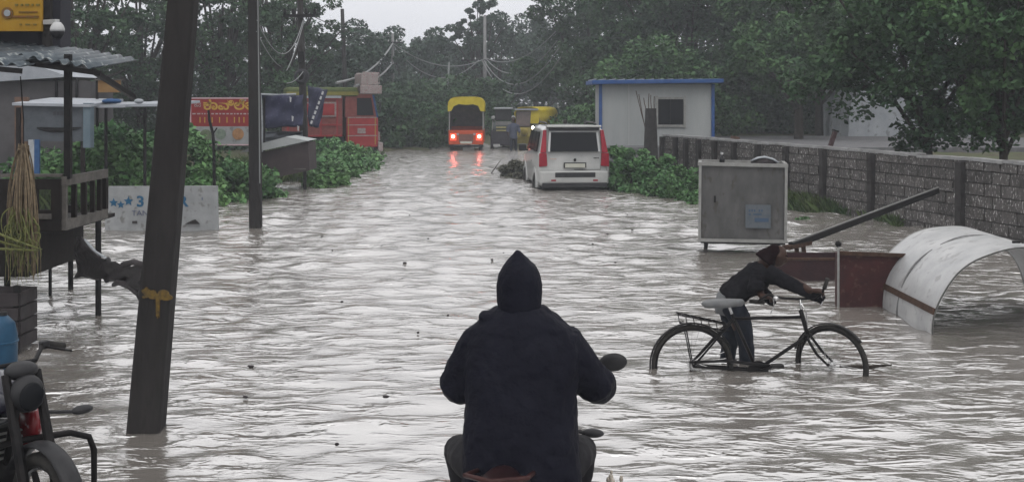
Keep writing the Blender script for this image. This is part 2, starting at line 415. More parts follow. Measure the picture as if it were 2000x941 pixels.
def make_tree(name, label, loc, H, rad, mat, nclump=60, per=110, leaf=.2, lowc=.3, seed=1, group=None, sparse=0, trunk=.2, lean=(0, 0), sq=1.0):
    r = np.random.default_rng(seed)
    t = thing(name, label, 'tree', loc, 0, group)
    cents = []; rads = []
    if sparse: nclump = int(nclump*1.35)
    zc = H*(lowc+1)/2; hz = H*(1-lowc)/2
    while len(cents) < nclump:
        p = r.uniform(-1, 1, 3)
        d = np.linalg.norm(p)
        if d > 1 or (d < .35 and r.random() < .6): continue
        wob = 1+.25*math.sin(3*math.atan2(p[1], p[0])+seed)+.15*math.sin(5*p[2]+seed)
        cents.append([p[0]*rad*wob+lean[0], p[1]*rad*wob*sq+lean[1], zc+p[2]*hz*(1+.12*r.normal())])
        rads.append(rad*(.12+.16*r.random())*(1 if not sparse else .8))
    v, q = leaves(clump_points(cents, rads, per, r), leaf, r=r)
    raw_mesh('crown', v, q, mat, parent=t)
    mb = MB(); top = Vector((lean[0]*.7, lean[1]*.7, H*.62))
    mb.tube(bez((0, 0, -.4), (lean[0]*.1, 0, H*.3), top, 8), [trunk*(1-.6*i/8) for i in range(9)], 8)
    for i in range(0, len(cents), max(1, len(cents)//(26 if sparse else 14))):
        c = Vector(cents[i]); s = Vector((lean[0]*.3, 0, H*(lowc*.6+.25*r.random())))
        mid = (s+c)/2+Vector((0, 0, -.25*r.random()*rad*.4)); mb.tube(bez(s, mid, c, 6), [trunk*.42*(1-.8*j/6)+.01 for j in range(7)], 5)
    mb.build('trunk', bark, t, smooth=True, local=True)
    return t

TG = 'trees behind the flooded street'
def gz(x, y): return float(ground_h(np.array(x), np.array(y)))
def tree_at(px, Y, H, rad, mat, label, **k):
    x = WX(px, Y); return make_tree('tree', label, (x, Y, gz(x, Y)), H, rad, mat, group=TG, **k)
# over the left side: sparse tops with sky showing through
tree_at(150, 44, 8.0, 2.6, leafA, 'tall sparse dark tree rising behind the shop roof and dome camera', seed=11, sparse=1, nclump=70, per=70, leaf=.17, lowc=.2)
tree_at(275, 50, 9.0, 3.2, leafA, 'thin topped dark tree with sky gaps, between shop roof and leaning pole', seed=12, sparse=1, nclump=80, per=75, leaf=.17, lowc=.18)
tree_at(430, 50, 9.2, 3.0, leafA, 'dark tree with open crown seen between the two concrete poles', seed=13, sparse=1, nclump=80, per=75, leaf=.17, lowc=.15)
tree_at(545, 56, 8.8, 2.6, leafA, 'ragged dark tree above the blue tarpaulin beside the cable pole', seed=14, sparse=1, nclump=66, per=75, leaf=.16, lowc=.2)
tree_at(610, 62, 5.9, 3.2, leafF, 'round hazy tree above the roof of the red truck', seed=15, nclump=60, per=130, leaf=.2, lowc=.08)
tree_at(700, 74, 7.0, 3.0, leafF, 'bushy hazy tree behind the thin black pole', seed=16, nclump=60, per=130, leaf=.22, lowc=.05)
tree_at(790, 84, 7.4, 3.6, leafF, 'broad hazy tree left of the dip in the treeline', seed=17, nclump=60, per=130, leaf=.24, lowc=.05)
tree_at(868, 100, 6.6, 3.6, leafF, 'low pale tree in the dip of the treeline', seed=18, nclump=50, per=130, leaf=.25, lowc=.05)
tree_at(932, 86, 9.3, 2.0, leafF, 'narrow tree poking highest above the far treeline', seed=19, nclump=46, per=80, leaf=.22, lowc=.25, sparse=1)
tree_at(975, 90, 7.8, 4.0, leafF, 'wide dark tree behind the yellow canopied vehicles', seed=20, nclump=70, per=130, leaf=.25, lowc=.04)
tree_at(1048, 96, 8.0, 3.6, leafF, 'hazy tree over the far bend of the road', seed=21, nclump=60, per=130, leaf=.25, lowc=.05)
# right side, fills the frame top
tree_at(1150, 68, 10.4, 3.6, leafA, 'tall dense tree whose branches hang over the sky gap', seed=22, nclump=110, per=130, leaf=.2, lowc=.03)
tree_at(1250, 61, 11.3, 3.9, leafA, 'large dark tree straight behind the white hut', seed=23, nclump=120, per=130, leaf=.2, lowc=.03)
tree_at(1345, 58, 11, 4.6, leafA, 'large dark tree behind the window end of the hut', seed=24, nclump=120, per=130, leaf=.2, lowc=.06)
tree_at(1470, 60, 11.5, 4.8, leafC, 'spreading olive tree above the dark hollow beyond the wall', seed=25, nclump=130, per=130, leaf=.2, lowc=.08)
tree_at(1600, 50, 10, 4.0, leafB, 'mid green tree beside the pale curved shed', seed=26, nclump=120, per=120, leaf=.18, lowc=.2)
tree_at(1745, 54, 11, 4.4, leafC, 'olive tree crowning above the pale curved shed', seed=27, nclump=120, per=130, leaf=.18, lowc=.42)
tree_at(1930, 56, 12, 4.6, leafC, 'tall olive tree at the far corner beyond the shed', seed=28, nclump=120, per=130, leaf=.18, lowc=.15)
tree_at(1560, 44, 5.4, 2.6, leafB, 'lower leafy tree with drooping boughs before the dark hollow', seed=29, nclump=70, per=120, leaf=.15, lowc=.3)
# near tree behind the wall
x = WX(1812, 25)
make_tree('tree', 'near dark leafy tree hanging over the block wall', (x, 25, gz(x, 25)), 5.8, 2.65, leafA, nclump=150, per=110, leaf=.12, lowc=.13, seed=31, trunk=.12, group=TG)
x = WX(1960, 23)
make_tree('tree', 'near tree at the wall end with light flecked leaves', (x, 23, gz(x, 23)), 5.4, 1.7, leafB, nclump=75, per=110, leaf=.12, lowc=.1, seed=32, trunk=.1, group=TG)
# far woods that read as one mass
def mass(name, pts, mat, size, label, cat, kind='stuff', up=.35, aspect=1.6):
    v, q = leaves(np.array(pts), size, up, aspect); o = raw_mesh(name, v, q, mat)
    return tag(o, label, cat, None, kind)
def ring_woods():
    cs = []; rs = []
    for px in range(-700, 2800, 26):
        Y = 118+rng.normal()*4; x = WX(px, Y)
        if 1010 < px < 1150: hmax = 5.5
        else: hmax = 7.0+1.2*math.sin(px*.013)+rng.random()
        if 560 < px < 1060: hmax = 6.4
        for z in np.arange(.2, hmax, 1.5): cs.append([x+rng.normal()*.6, Y+rng.normal()*2, z]); rs.append(1.3+rng.random()*.8)
    return clump_points(cs, rs, 60)
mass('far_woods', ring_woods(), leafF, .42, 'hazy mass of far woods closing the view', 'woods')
def under(x0, x1, y0, y1, n, h0, h1, r0, r1, per, size, mat, name, label, cat='undergrowth'):
    cs = []; rs = []
    for i in range(n):
        Y = rng.uniform(y0, y1); px = rng.uniform(x0, x1); x = WX(px, Y); rr = rng.uniform(r0, r1)
        cs.append([x, Y, gz(x, Y)+rng.uniform(h0, h1)]); rs.append(rr)
    return mass(name, clump_points(cs, rs, per), mat, size, label, cat)
under(60, 600, 49, 52, 150, 0, 2.8, .6, 1.0, 80, .17, leafA, 'undergrowth', 'dark tangled undergrowth below the trees beyond the stalls')
under(700, 985, 63, 80, 240, 0, 2.6, .6, 1.1, 80, .2, leafA, 'undergrowth', 'dark undergrowth along the far edge of the flooded road')
under(1170, 2050, 54.5, 58, 330, 0, 3.4, .6, 1.1, 90, .2, leafA, 'undergrowth', 'dark thicket under the trees beyond the hut and shed')
under(1125, 1180, 50, 60, 60, 0, 1.4, .4, .7, 80, .15, leafB, 'undergrowth', 'green scrub between the hut and the far road')

# bushes: separate plants along the banks
def bush(px, Y, h, r, mat, label, leaf=.11, n=16, per=70, up=.35, seed=1, aspect=1.7, group='bushes along the banks', gap=0):
    rr = np.random.default_rng(seed); x = WX(px, Y); z0 = gz(x, Y)
    t = thing('bush', label, 'bush', (x, Y, z0), 0, group)
    cs = []; rs = []
    for i in range(n):
        a = rr.random()*6.28; d = r*math.sqrt(rr.random())*.8; z = h*(.12+.75*rr.random())*(1-.4*d/r)
        cs.append([d*math.cos(a), d*math.sin(a), z]); rs.append(r*(.2+.2*rr.random()))
    v, q = leaves(clump_points(cs, rs, per, rr), leaf, up, aspect, rr); raw_mesh('foliage', v, q, mat, parent=t)
    mb = MB()
    for c in cs[::2]: mb.tube(bez((0, 0, -.15), (c[0]*.4, c[1]*.4, c[2]*.6), c, 5), [.02, .018, .014, .012, .01, .006], 5)
    mb.build('stems', bark, t, local=True)
    return t
LB = [(95, 25.5, 1.5, 1.0, leafB, 'leafy green bush under the grey banner'), (165, 24.5, 1.7, .9, leafD, 'bright green bush beside the stall canopy post'),
      (232, 25.5, 2.05, 1.1, leafB, 'tall green bush behind the three star board'), (275, 24.4, 1.7, .8, leafD, 'light green bush touching the top of the three star board'),
      (335, 27, 2.0, 1.2, leafB, 'green bush hidden partly by the leaning pole'), (400, 25.2, 1.2, .9, leafD, 'bright broad leaved bush just below the red billboard'),
      (455, 26.5, 1.2, 1.0, leafB, 'deep green bush below the white part of the billboard'), (530, 27.5, .45, .6, leafB, 'scrubby bush before the dark stall box'),
      (625, 33.5, 1.25, 1.1, leafB, 'rounded bush beside the base of the cable pole'), (655, 36, 1.2, 1.3, leafB, 'green bush below the side of the red truck'),
      (672, 40, 1.1, 1.5, leafB, 'wide bush spreading below the truck cab'), (640, 30.5, .75, .7, leafD, 'low pale green weeds at the water edge near the cable pole'),
      (700, 42.5, .5, .9, leafC, 'low olive bush reaching toward the truck bumper')]
for i, (px, Y, h, r, m, lab) in enumerate(LB): bush(px, Y, h*(.8 if Y > 32 else 1), r, leafG if m is leafB else m, lab, seed=40+i, leaf=.12 if Y < 30 else .14, n=22, per=90)
FB = [(765, 52, 2.6, 1.8, 'tall bush at the road edge beyond the truck bumper'), (815, 54, 2.3, 1.8, 'dense bush midway between truck and orange vehicle'), (858, 57, 2.5, 1.6, 'dark bush just beside the orange vehicle')]
for i, (px, Y, h, r, lab) in enumerate(FB): bush(px, Y, h, r, leafB if i == 1 else leafA, lab, seed=60+i, leaf=.16, n=30, per=90)
RB = [(1207, 29.6, 1.75, .6, leafD, 'tall glossy leaved bush against the hut beside the white car', .15), (1235, 29.2, 1.5, .6, leafB, 'upright green bush below the hut wall', .1),
      (1262, 28.6, 1.2, .65, leafB, 'grassy green bush before the concrete stub', .09), (1300, 28, 1.05, .65, leafC, 'olive bush at the far end of the block wall', .09),
      (1335, 27, .95, .65, leafC, 'low olive bush between wall end and grey box', .09), (1350, 25.8, .6, .45, leafB, 'small bush touching the grey box', .08),
      (1440, 22.5, 1.25, .35, leafC, 'bush between the grey box and the wall with yellow leaves', .09), (1560, 22.5, .35, .4, leafB, 'low weed clump just beyond the grey box', .07)]
for i, (px, Y, h, r, m, lab, lf) in enumerate(RB): bush(px, Y, h, r, leafG if m is not leafD else m, lab, seed=70+i, leaf=lf, n=20, per=80)
# mound of vines over the hut roof
x = WX(1285, 47); rr = np.random.default_rng(5)
t = thing('bush', 'lighter green vine mound rising just above the blue hut roof', 'bush', (x, 47, gz(x, 47)), 0)
cs = [[rr.normal()*1.6, rr.normal()*.8, 0] for i in range(90)]
cs = [[c[0], c[1], rr.uniform(0.2, 3.9-.28*c[0]**2 if abs(c[0]) < 3.3 else .8)] for c in cs]
v, q = leaves(clump_points(cs, [.5+.3*rr.random() for c in cs], 110, rr), .15, .6, r=rr); raw_mesh('foliage', v, q, leafB, parent=t)
MB().tube([(0, 0, -.3), (0, 0, 2.5)], [.08, .03], 6).build('stems', bark, t, local=True)

def grass(name, label, pts, h, mat):
    v = []; q = []
    for i, (x, y, z) in enumerate(pts):
        a = random.random()*6.28; wv = .006+.006*random.random(); hh = h*(.5+random.random()); dx, dy = math.cos(a), math.sin(a)
        lx, ly = random.gauss(0, .35)*hh, random.gauss(0, .35)*hh; k = len(v)
        v += [(x-dx*wv, y-dy*wv, z), (x+dx*wv, y+dy*wv, z), (x+dx*wv*.7+lx*.4, y+dy*wv*.7+ly*.4, z+hh*.6), (x+lx, y+ly, z+hh)]
        q.append((k, k+1, k+2, k+3))
    return tag(raw_mesh(name, np.array(v), np.array(q), mat), label, 'grass', None, 'stuff')
pts = []
while len(pts) < 11000:
    y = random.uniform(13, 31.5); x = wallx(y)-random.random()**1.5*(1.0 if y < 24 else 2.3)-.1
    g = gz(x, y)
    if g > -.07: pts.append((x, y, g-.02))
grass('grass', 'wet green grass strip growing along the foot of the block wall', pts, .2, grassm)
pts = []
while len(pts) < 26000:
    y = random.uniform(23, 46); x = float(lerp_tab(LEFT, y))-random.random()**1.3*3+.3
    g = gz(x, y)
    if g > -.07: pts.append((x, y, g-.02))
grass('grass', 'ragged grass at the water edge below the truck and stalls', pts, .34, grassm)
# ------------------------------------------------------------------ block wall
def wall_pt(k): return Vector((WX0+k*(WX1-WX0), WY0+k*(WY1-WY0), 0))
wd = (wall_pt(1)-wall_pt(0)); WL = wd.length; wang = math.atan2(wd.y, wd.x)
t = thing('block_wall', 'long grey concrete block wall with pale coping running beside the water', 'wall', (WX0, WY0, 0), wang)
Lw = WL*1.45; WT = 1.24
MB().box((Lw/2, .0, (WT-.6)/2-.1), (Lw, .11, WT+.6)).build('mortar_panel', mortar, t, local=True)
mb = MB(); row = 0; z = -.5
while z < WT-.1:
    xx = 0 if row % 2 else -.2
    while xx < Lw-.05:
        x0 = max(xx, 0); x1 = min(xx+.4, Lw)
        if x1-x0 > .08:
            j = random.gauss(0, .006)
            mb.box(((x0+x1)/2, j, z+.1), (x1-x0-.022+random.gauss(0, .004), .15+random.random()*.012, .178+random.gauss(0, .003)), (0, random.gauss(0, .008), random.gauss(0, .01)))
        xx += .4
    z += .2; row += 1
mb.build('blocks', blockm, t, local=True)
mb = MB(); n = int(Lw/.25)
for i in range(n):
    mb.box(((i+.5)*Lw/n, random.gauss(0, .005), WT+.035+random.gauss(0, .006)), (Lw/n+.004, .2, .05), (0, random.gauss(0, .02), 0))
mb.build('coping', coping, t, local=True)
for k in [0.004, .067, .115, .17, .235, .31, .395, .486, .593, .715, .901, 1.08, 1.25, 1.42]:
    MB().box((k*WL, -.125, WT/2-.22), (.15, .1, WT+.42), (0, random.gauss(0, .006), 0)).build('wall_post', darkpost, t, local=True, bevel=.008)

# ------------------------------------------------------------------ white hut with blue roof
Yh = 38.0; hx0, hx1 = WX(1174, Yh), WX(1391, Yh); zt = WZ(164, Yh)
t = thing('hut', 'white panel hut with blue flat roof and one dark window', 'hut', ((hx0+hx1)/2, Yh, .1))
hw = hx1-hx0; hd = 2.6; hh = zt-.1
px0, px1 = WX(1283, Yh)-t.location.x, WX(1337, Yh)-t.location.x; pz0, pz1 = WZ(246, Yh)-.1, WZ(192, Yh)-.1
mb = MB()
mb.box(((-hw/2+px0)/2, .04, hh/2-.2), (px0+hw/2, .08, hh+.4)); mb.box(((hw/2+px1)/2, .04, hh/2-.2), (hw/2-px1, .08, hh+.4))
mb.box(((px0+px1)/2, .04, (pz0-.4)/2), (px1-px0, .08, pz0+.4)); mb.box(((px0+px1)/2, .04, (pz1+hh)/2), (px1-px0, .08, hh-pz1))
mb.box((0, hd, hh/2-.2), (hw, .08, hh+.4)); mb.box((-hw/2+.04, hd/2+.04, hh/2-.2), (.08, hd-.08, hh+.396)); mb.box((hw/2-.04, hd/2+.04, hh/2-.2), (.08, hd-.08, hh+.396))
mb.build('wall', hutwhite, t, local=True)
mb = MB()
for i in range(1, 4):
    xx = -hw/2+i*hw/4
    if not (px0-.05 < xx < px1+.05): mb.box((xx, -.006, hh/2-.2), (.018, .012, hh+.39))
mb.build('panel_seam', M('seam', (.42, .43, .43), None), t, local=True)
for sx in (-1, 1): MB().box((sx*(hw/2+.02), -.01, hh/2-.2), (.1, .1, hh+.39)).build('corner_post', bluep, t, local=True)
rf = MB().box((0, hd/2, hh+.07), (hw+.62, hd+.7, .13), (0, R(-.6), 0)).build('roof', bluep, t, local=True, bevel=.015)
mb = MB()
for i in range(14): mb.box((-hw/2-.2+i*(hw+.4)/13, hd/2, hh+.145), (.06, hd+.6, .03), (0, R(-.6), 0))
mb.build('roof_ribs', roofpale, rf, local=True)
wf = MB()
cx, cz, ww, wh = (px0+px1)/2, (pz0+pz1)/2, px1-px0, pz1-pz0
for s in (-1, 1):
    wf.box((cx+s*(ww/2), -.01, cz), (.07, .09, wh+.14)); wf.box((cx, -.012, cz+s*wh/2), (ww-.07, .088, .07))
wf = wf.build('window', edgegrey, t, local=True)
MB().box((cx, .06, cz), (ww, .02, wh)).build('pane', glassd, wf, local=True)
MB().box((cx, .03, cz), (.03, .03, wh-.06)).build('mullion', steel, wf, local=True)

# concrete stub with rebar in front of the hut
Yb = 33.5; bx = WX(1271, Yb)
t = thing('column_stub', 'rough unfinished concrete column with rebar rods sticking out, before the hut', 'column', (bx, Yb, gz(bx, Yb)))
MB().loft([((0, 0, -.3), .26, .26, .5), ((0, 0, .5), .2, .2, .45), ((0, 0, WZ(212, Yb)-t.location.z), .15, .16, .45)], 16).build('column', darkpost, t, local=True)
ztop = WZ(212, Yb)-t.location.z
for a, b in (((-.1, 0), (-.42, .5)), ((-.12, .05), (-.34, .4)), ((-.06, 0), (-.05, .42)), ((.02, 0), (.0, .38)), ((.1, 0), (.1, .34)), ((-.14, -.05), (-.2, .3))):
    z0 = ztop-(.75 if b[0] < -.3 else .02)
    MB().tube([(a[0], a[1], z0), ((a[0]+b[0])/2-.01, 0, (z0+ztop+b[1])/2), (b[0], 0, ztop+b[1])], .012, 5).build('rebar', rust, t, local=True)

# yard slab beyond the wall
tag(MB().box((WX(1640, 42)-1, 42, .14), (18, 11, 1.2)).build('yard_ground', concrete2), kind='structure')
# pale curved shed behind the trees
Ys = 47
t = thing('shed', 'pale grey arched shed half hidden by the near tree', 'shed', (WX(1800, Ys), Ys, .5))
W2 = (WX(1945, Ys)-WX(1655, Ys))/2; Hs = WZ(78, Ys)-.5
prof = [(-W2, -.4), (-W2*.97, Hs*.3), (-W2*.88, Hs*.62), (-W2*.66, Hs*.86), (-W2*.3, Hs*.98), (0, Hs), (W2*.3, Hs*.98), (W2*.66, Hs*.86), (W2*.88, Hs*.62), (W2*.97, Hs*.3), (W2, -.4)]
MB().prism(prof, 'y', 0, 5).build('shell', M('shed_skin', (.26, .28, .3), (.34, .36, .38), 1.5, .7, c3=(.2, .21, .22)), t, local=True)
# rusty post and a leaning dark post beyond the wall
x = WX(1435, 34); t = thing('rusty_bucket', 'small rust red drum top showing above the wall coping', 'drum', (x, 34, .55))
MB().tube([(0, 0, -.1), (0, 0, .5), (.02, 0, .62)], [.17, .17, .12], 14).build('drum', rust, t, local=True, smooth=True)
MB().tube(arc((0, 0, .5), .174, 0, 6.283, 14, 'xy'), .012, 6).build('rim', steel, t, local=True)
t = thing('leaning_post', 'short dark post leaning behind the wall beside the pale shed', 'post', (WX(1612, 34), 34, .55))
MB().bar((0, 0, -.1), (.28, 0, .75), .14, .12).build('post', M('post_maroon', (.04, .02, .022), (.07, .035, .035), 8), t, local=True, bevel=.01)
MB().box((.29, 0, .78), (.17, .15, .05), (0, R(18), 0)).build('cap', steel, t, local=True)

# ------------------------------------------------------------------ poles
t = thing('concrete_pole', 'big leaning concrete pole with a yellow paint splash, nearest of all poles', 'pole', (-2.535, 8.16, 0))
lx = .258/2.97
def pxs(z): return lx*z
mb = MB(); secs = []
for z, wd_, dp in ((-.32, .12, .1), (0, .117, .1), (3, .094, .082), (7.5, .07, .065)):
    secs.append(((pxs(z), 0, z), wd_, dp, .28))
mb.loft(secs, 24).build('shaft', concrete, t, local=True)
mb = MB(); rr = random.Random(4)
for i in range(20):       # irregular paint splash with drips, 2 mm thick
    a = rr.random(); z = WZ(572, 8.16)+rr.gauss(0, .016); x = pxs(z)+(a-.5)*.19
    yf = -.0985
    rx_, rz_ = .012+.025*rr.random(), .008+.012*rr.random()
    pol = [(x+rx_*math.cos(q)*(1+.3*rr.random()), z+rz_*math.sin(q)*(1+.3*rr.random())) for q in [6.283*j/9 for j in range(9)]]
    mb.prism(pol, 'y', yf-.003-.0004*i/26, yf+.01)
for i in range(4):
    z = WZ(575, 8.16); x = pxs(z)+.03+rr.gauss(0, .022); l = .05+.1*rr.random(); mb.prism([(x-.005, z), (x+.007, z), (x+.002, z-l), (x-.002, z-l)], 'y', -.1025+i*.0002, -.085)
mb.build('paint_mark', M('old_yellow', (.15, .095, .02), (.06, .045, .025), 30, .8), t, local=True)
t = thing('concrete_pole', 'upright grey concrete pole between the red billboard and dark tarpaulin', 'pole', (WX(500, 20.6), 20.6, 0))
MB().loft([((0, 0, -.4), .108, .09, .3), ((-.02, 0, 2), .1, .085, .3), ((-.08, 0, 7), .075, .065, .3)], 20).build('shaft', concrete, t, local=True)
MB().tube([(.085, -.085, .8), (.07, -.083, 2.4), (.045, -.075, 4.2)], .011, 6).build('edge_highlight', wirem, t, local=True)  # thin pale strip imitating the white highlight along the pole's right edge
MB().bar((-.5, -.1, 6.3), (.4, -.1, 6.3), .07).build('crossarm', steel, t, local=True)

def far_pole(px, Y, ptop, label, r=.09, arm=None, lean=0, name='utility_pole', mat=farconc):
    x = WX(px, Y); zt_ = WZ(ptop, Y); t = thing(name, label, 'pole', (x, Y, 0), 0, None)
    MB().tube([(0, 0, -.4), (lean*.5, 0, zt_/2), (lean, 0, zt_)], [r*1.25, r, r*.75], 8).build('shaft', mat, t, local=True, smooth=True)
    for za, wd_ in (arm or []):
        a = MB().bar((lean*za/zt_-wd_/2, -r-.03, za), (lean*za/zt_+wd_/2, -r-.03, za), .08).build('crossarm', steel, t, local=True)
        for s in (-.46, -.2, .2, .46):
            MB().tube([(lean*za/zt_+s*wd_, -r-.03, za+.03), (lean*za/zt_+s*wd_, -r-.03, za+.1), (lean*za/zt_+s*wd_, -r-.03, za+.2)], [.03, .05, .025], 8).build('insulator', whitep if mat == farconc else steel, a, local=True)
    return t
t = far_pole(597, 33, -90, 'cable pole carrying a black coil of wire and slanting crossarm', .1, [(WZ(32, 33), .9)], lean=-.2, mat=darkpost)
zc = WZ(150, 33)
mb = MB()
for i in range(5): mb.tube([(p[0], p[1], p[2]) for p in arc((-.08+random.gauss(0, .02), -.2-.02*i, zc), .17+random.gauss(0, .025), 0, 6.283, 16, 'xz')], .035, 6)
mb.build('cable_coil', wired, t, local=True)
MB().box((-.1, -.12, zc+.55), (.18, .14, .3)).build('junction_box', steel, t, local=True, bevel=.01)
far_pole(678, 60, 18, 'thin black pole standing clear against the sky behind the truck', .12, lean=-.25, mat=darkpost)
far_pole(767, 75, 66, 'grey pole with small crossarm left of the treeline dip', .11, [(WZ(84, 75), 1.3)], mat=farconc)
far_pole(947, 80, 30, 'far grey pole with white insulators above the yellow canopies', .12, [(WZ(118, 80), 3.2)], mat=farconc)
far_pole(866, 70, 122, 'short slanting pole among the bushes left of the orange vehicle', .06, lean=.35, mat=wirem)
# wires
WG = None
def wire(label, a, b, d, r=.012, m=wirem):
    tag(MB().tube(sag(a, b, d), r, 5).build('wire', m), label, 'wire')
p3 = lambda py, px=597, Y=32.8: P(px, py, Y)
wire('pale wire drooping from the upright grey pole into the dark tree', P(501, 62, 20.5), P(548, 130, 32), .1, .010)
wire('pale wire looping left from the cable pole near its top', P(502, 40, 20.5), P(592, 40, 32.8), .75, .010)
wire('pale wire hanging steeply beside the cable pole', P(594, 40, 32.8), P(560, 138, 31), .12, .013)
wire('short pale wire ending at the black cable coil', P(560, 163, 31), P(592, 140, 32.6), .08, .013)
wire('upper thick pale wire sweeping from the crossarm pole down to the truck roof', P(657, 162, 40), P(767, 85, 74.8), .5, .05)
wire('lower thick pale wire sweeping down behind the crown board of the truck', P(695, 168, 43), P(765, 125, 74.8), .25, .055)
wire('fine wire crossing the sky from the cable pole to the crossarm pole', p3(25), P(767, 70, 74.8), .35, .014, wired)
wire('fine wire running from the crossarm pole to the insulator pole', P(767, 85, 74.8), P(945, 116, 79.8), .9, .03)
wire('second fine wire below the first between crossarm and insulator poles', P(767, 88, 74.8), P(935, 118, 79.8), 1.6, .03)
wire('highest of the four pale wires right of the insulator pole', P(950, 114, 79.8), P(1085, 62, 62), .8, .03)
wire('second of the four pale wires right of the insulator pole', P(950, 116, 79.8), P(1088, 80, 60), 1.3, .03)
wire('third of the four pale wires right of the insulator pole', P(945, 118, 79.8), P(1090, 96, 58), 1.7, .03)
wire('lowest of the four pale wires right of the insulator pole', P(942, 119, 79.8), P(1095, 112, 56), 2.0, .03)
wire('long fine wire crossing in front of the dark trees over the hut', P(1090, 66, 58), P(2100, 98, 40), .25, .012, wired)

# ------------------------------------------------------------------ grey box on castors
Yc = 17.2
cx0, cx1 = WX(1368, Yc), WX(1533, Yc); zb = WZ(470, Yc); zt = WZ(322, Yc)
t = thing('metal_box_cart', 'grey sheet metal box on castors with faded blue sticker, beside the block wall', 'box cart', ((cx0+cx1)/2, Yc, 0), R(-9.5))
bw = cx1-cx0; bd = .75
MB().box((0, bd/2, (zb+zt)/2), (bw-.04, bd-.04, zt-zb-.03), (0, R(.6), 0)).build('panel_body', sheetgrey, t, local=True, bevel=.006)
mb = MB()
for s in (-1, 1):
    for yy_ in (0, bd): mb.box((s*bw/2, yy_, (zb+zt)/2), (.04, .04, zt-zb+.02), (0, R(.6), 0))
for yy_ in (0, bd):
    mb.box((0, yy_-.002, zt), (bw+.06, .05, .05), (0, R(.9), 0)); mb.box((0, yy_, zb), (bw, .05, .045))
for s in (-1, 1): mb.box((s*bw/2, bd/2, zt), (.045, bd-.05, .045)); mb.box((s*bw/2, bd/2, zb), (.045, bd-.05, .04))
mb.build('frame', edgegrey, t, local=True)
MB().box((0, bd/2, zb-.035), (bw-.02, bd, .03)).build('underframe', steel, t, local=True)
for sx in (-1, 1):
    for yy_ in (.08, bd-.08):
        l = MB().bar((sx*(bw/2-.1), yy_, zb-.04), (sx*(bw/2-.1)-.02, yy_, .04), .05).build('leg', steel, t, local=True)
        MB().disc((sx*(bw/2-.1)-.02, yy_, .0), .09, .05, 'x', 18).build('castor_wheel', rubber, l, local=True)
mb = MB(); mb.box((.22, -.024, zb+.36), (.36, .006, .34))
st = mb.build('sticker', M('sticker', (.08, .095, .11), (.11, .122, .135), 8, .7), t, local=True)
mb = MB(); rr = random.Random(3)
for i in range(6):
    if i != 3: mb.box((.1+.035*i, -.029, zb+.44+rr.random()*.01), (.02, .005, .035))
mb.box((.1, -.029, zb+.39), (.03, .005, .02)); mb.box((.21, -.029, zb+.39), (.12, .005, .018)); mb.box((.27, -.029, zb+.31), (.2, .005, .055))
mb.build('sticker_print', M('sticker_ink', (.05, .08, .13), None), st, local=True)
MB().box((-.4, -.024, (zb+zt)/2+.05), (.03, .012, .1)).build('handle', steel, t, local=True)
t2 = thing('cloth_heap', 'crumpled pale cloth lying over a dark lump on top of the grey box', 'cloth', (WX(1500, Yc), Yc+.3, zt+.02))
MB().ell((0, 0, .0), (.19, .15, .075), nu=20).build('lump', tarpd, t2, local=True, smooth=True, wrinkle=.05)
MB().tube([(-.2, -.08, .03), (-.1, -.07, .068), (0, -.06, .08), (.12, -.07, .05), (.2, -.1, .0)], [.01, .018, .02, .018, .012], 8, sy=3).build('cloth', palecloth, t2, local=True, smooth=True)
t2 = thing('small_bottle', 'tiny dark bottle standing at the near corner of the box top', 'bottle', (WX(1415, Yc), Yc+.2, zt+.02))
MB().tube([(0, 0, 0), (0, 0, .07), (0, 0, .09), (0, 0, .12)], [.04, .04, .018, .016], 10).build('bottle', blackm, t2, local=True, smooth=True)
MB().tube([(0, 0, .12), (0, 0, .15)], .02, 10).build('cap', whitep, t2, local=True)

# ------------------------------------------------------------------ maroon sheets, ball post, beam
t = thing('metal_tank', 'maroon painted steel tank standing in the water beside the curved sheet', 'tank', (WX(1690, 12.9), 12.9, 0))
x0, x1 = WX(1643, 12.8)-t.location.x, WX(1775, 12.9)-t.location.x; zt = WZ(497, 12.8)
MB().prism([(x0, -.3), (x1, -.3), (x1, zt-.03), (x0, zt)], 'y', -.02, .16).build('shell', maroon, t, local=True, bevel=.01)
MB().bar((x0-.01, -.04, zt+.01), (x1, -.04, zt-.02), .04).build('rim', rust, t, local=True)
ps = MB().tube([(x0-.02, -.06, -.3), (x0-.02, -.06, zt+.06)], .013, 8).build('corner_post', edgegrey, t, local=True)
MB().ell((x0-.02, -.06, zt+.11), .036).build('ball', steel, ps, local=True, smooth=True)
t = thing('metal_trough', 'low dark maroon trough lying in the water just behind the tank', 'trough', (WX(1580, 15.2), 15.2, 0))
x0, x1 = WX(1500, 15)-t.location.x, WX(1680, 15)-t.location.x; z1 = WZ(503, 15)
mb = MB(); mb.box(((x0+x1)/2, -.3, z1/2-.1), (x1-x0, .03, z1+.2)); mb.box(((x0+x1)/2, .3, z1/2-.1), (x1-x0, .03, z1+.2))
mb.box((x0, 0, z1/2-.1), (.03, .57, z1+.2)); mb.box((x1, 0, z1/2-.1), (.03, .57, z1+.2)); mb.box(((x0+x1)/2, 0, -.18), (x1-x0-.03, .57, .02))
mb.build('shell', M('maroon_dark', (.02, .009, .011), (.035, .014, .015), 5, .6, bump=.2), t, local=True)
MB().bar((x0, -.32, z1), (x1, -.32, z1), .03).build('rim', rust, t, local=True)
a = P(1545, 480, 15.6); b = P(1830, 372, 18.3)
t = thing('steel_beam', 'long dark steel beam slanting up from the trough toward the wall top', 'beam', (a.x, a.y, a.z))
MB().bar(a, b, .085, .085).build('beam', steel, t, bevel=.005)
d = (b-a).normalized(); up = Vector((0, 0, 1))
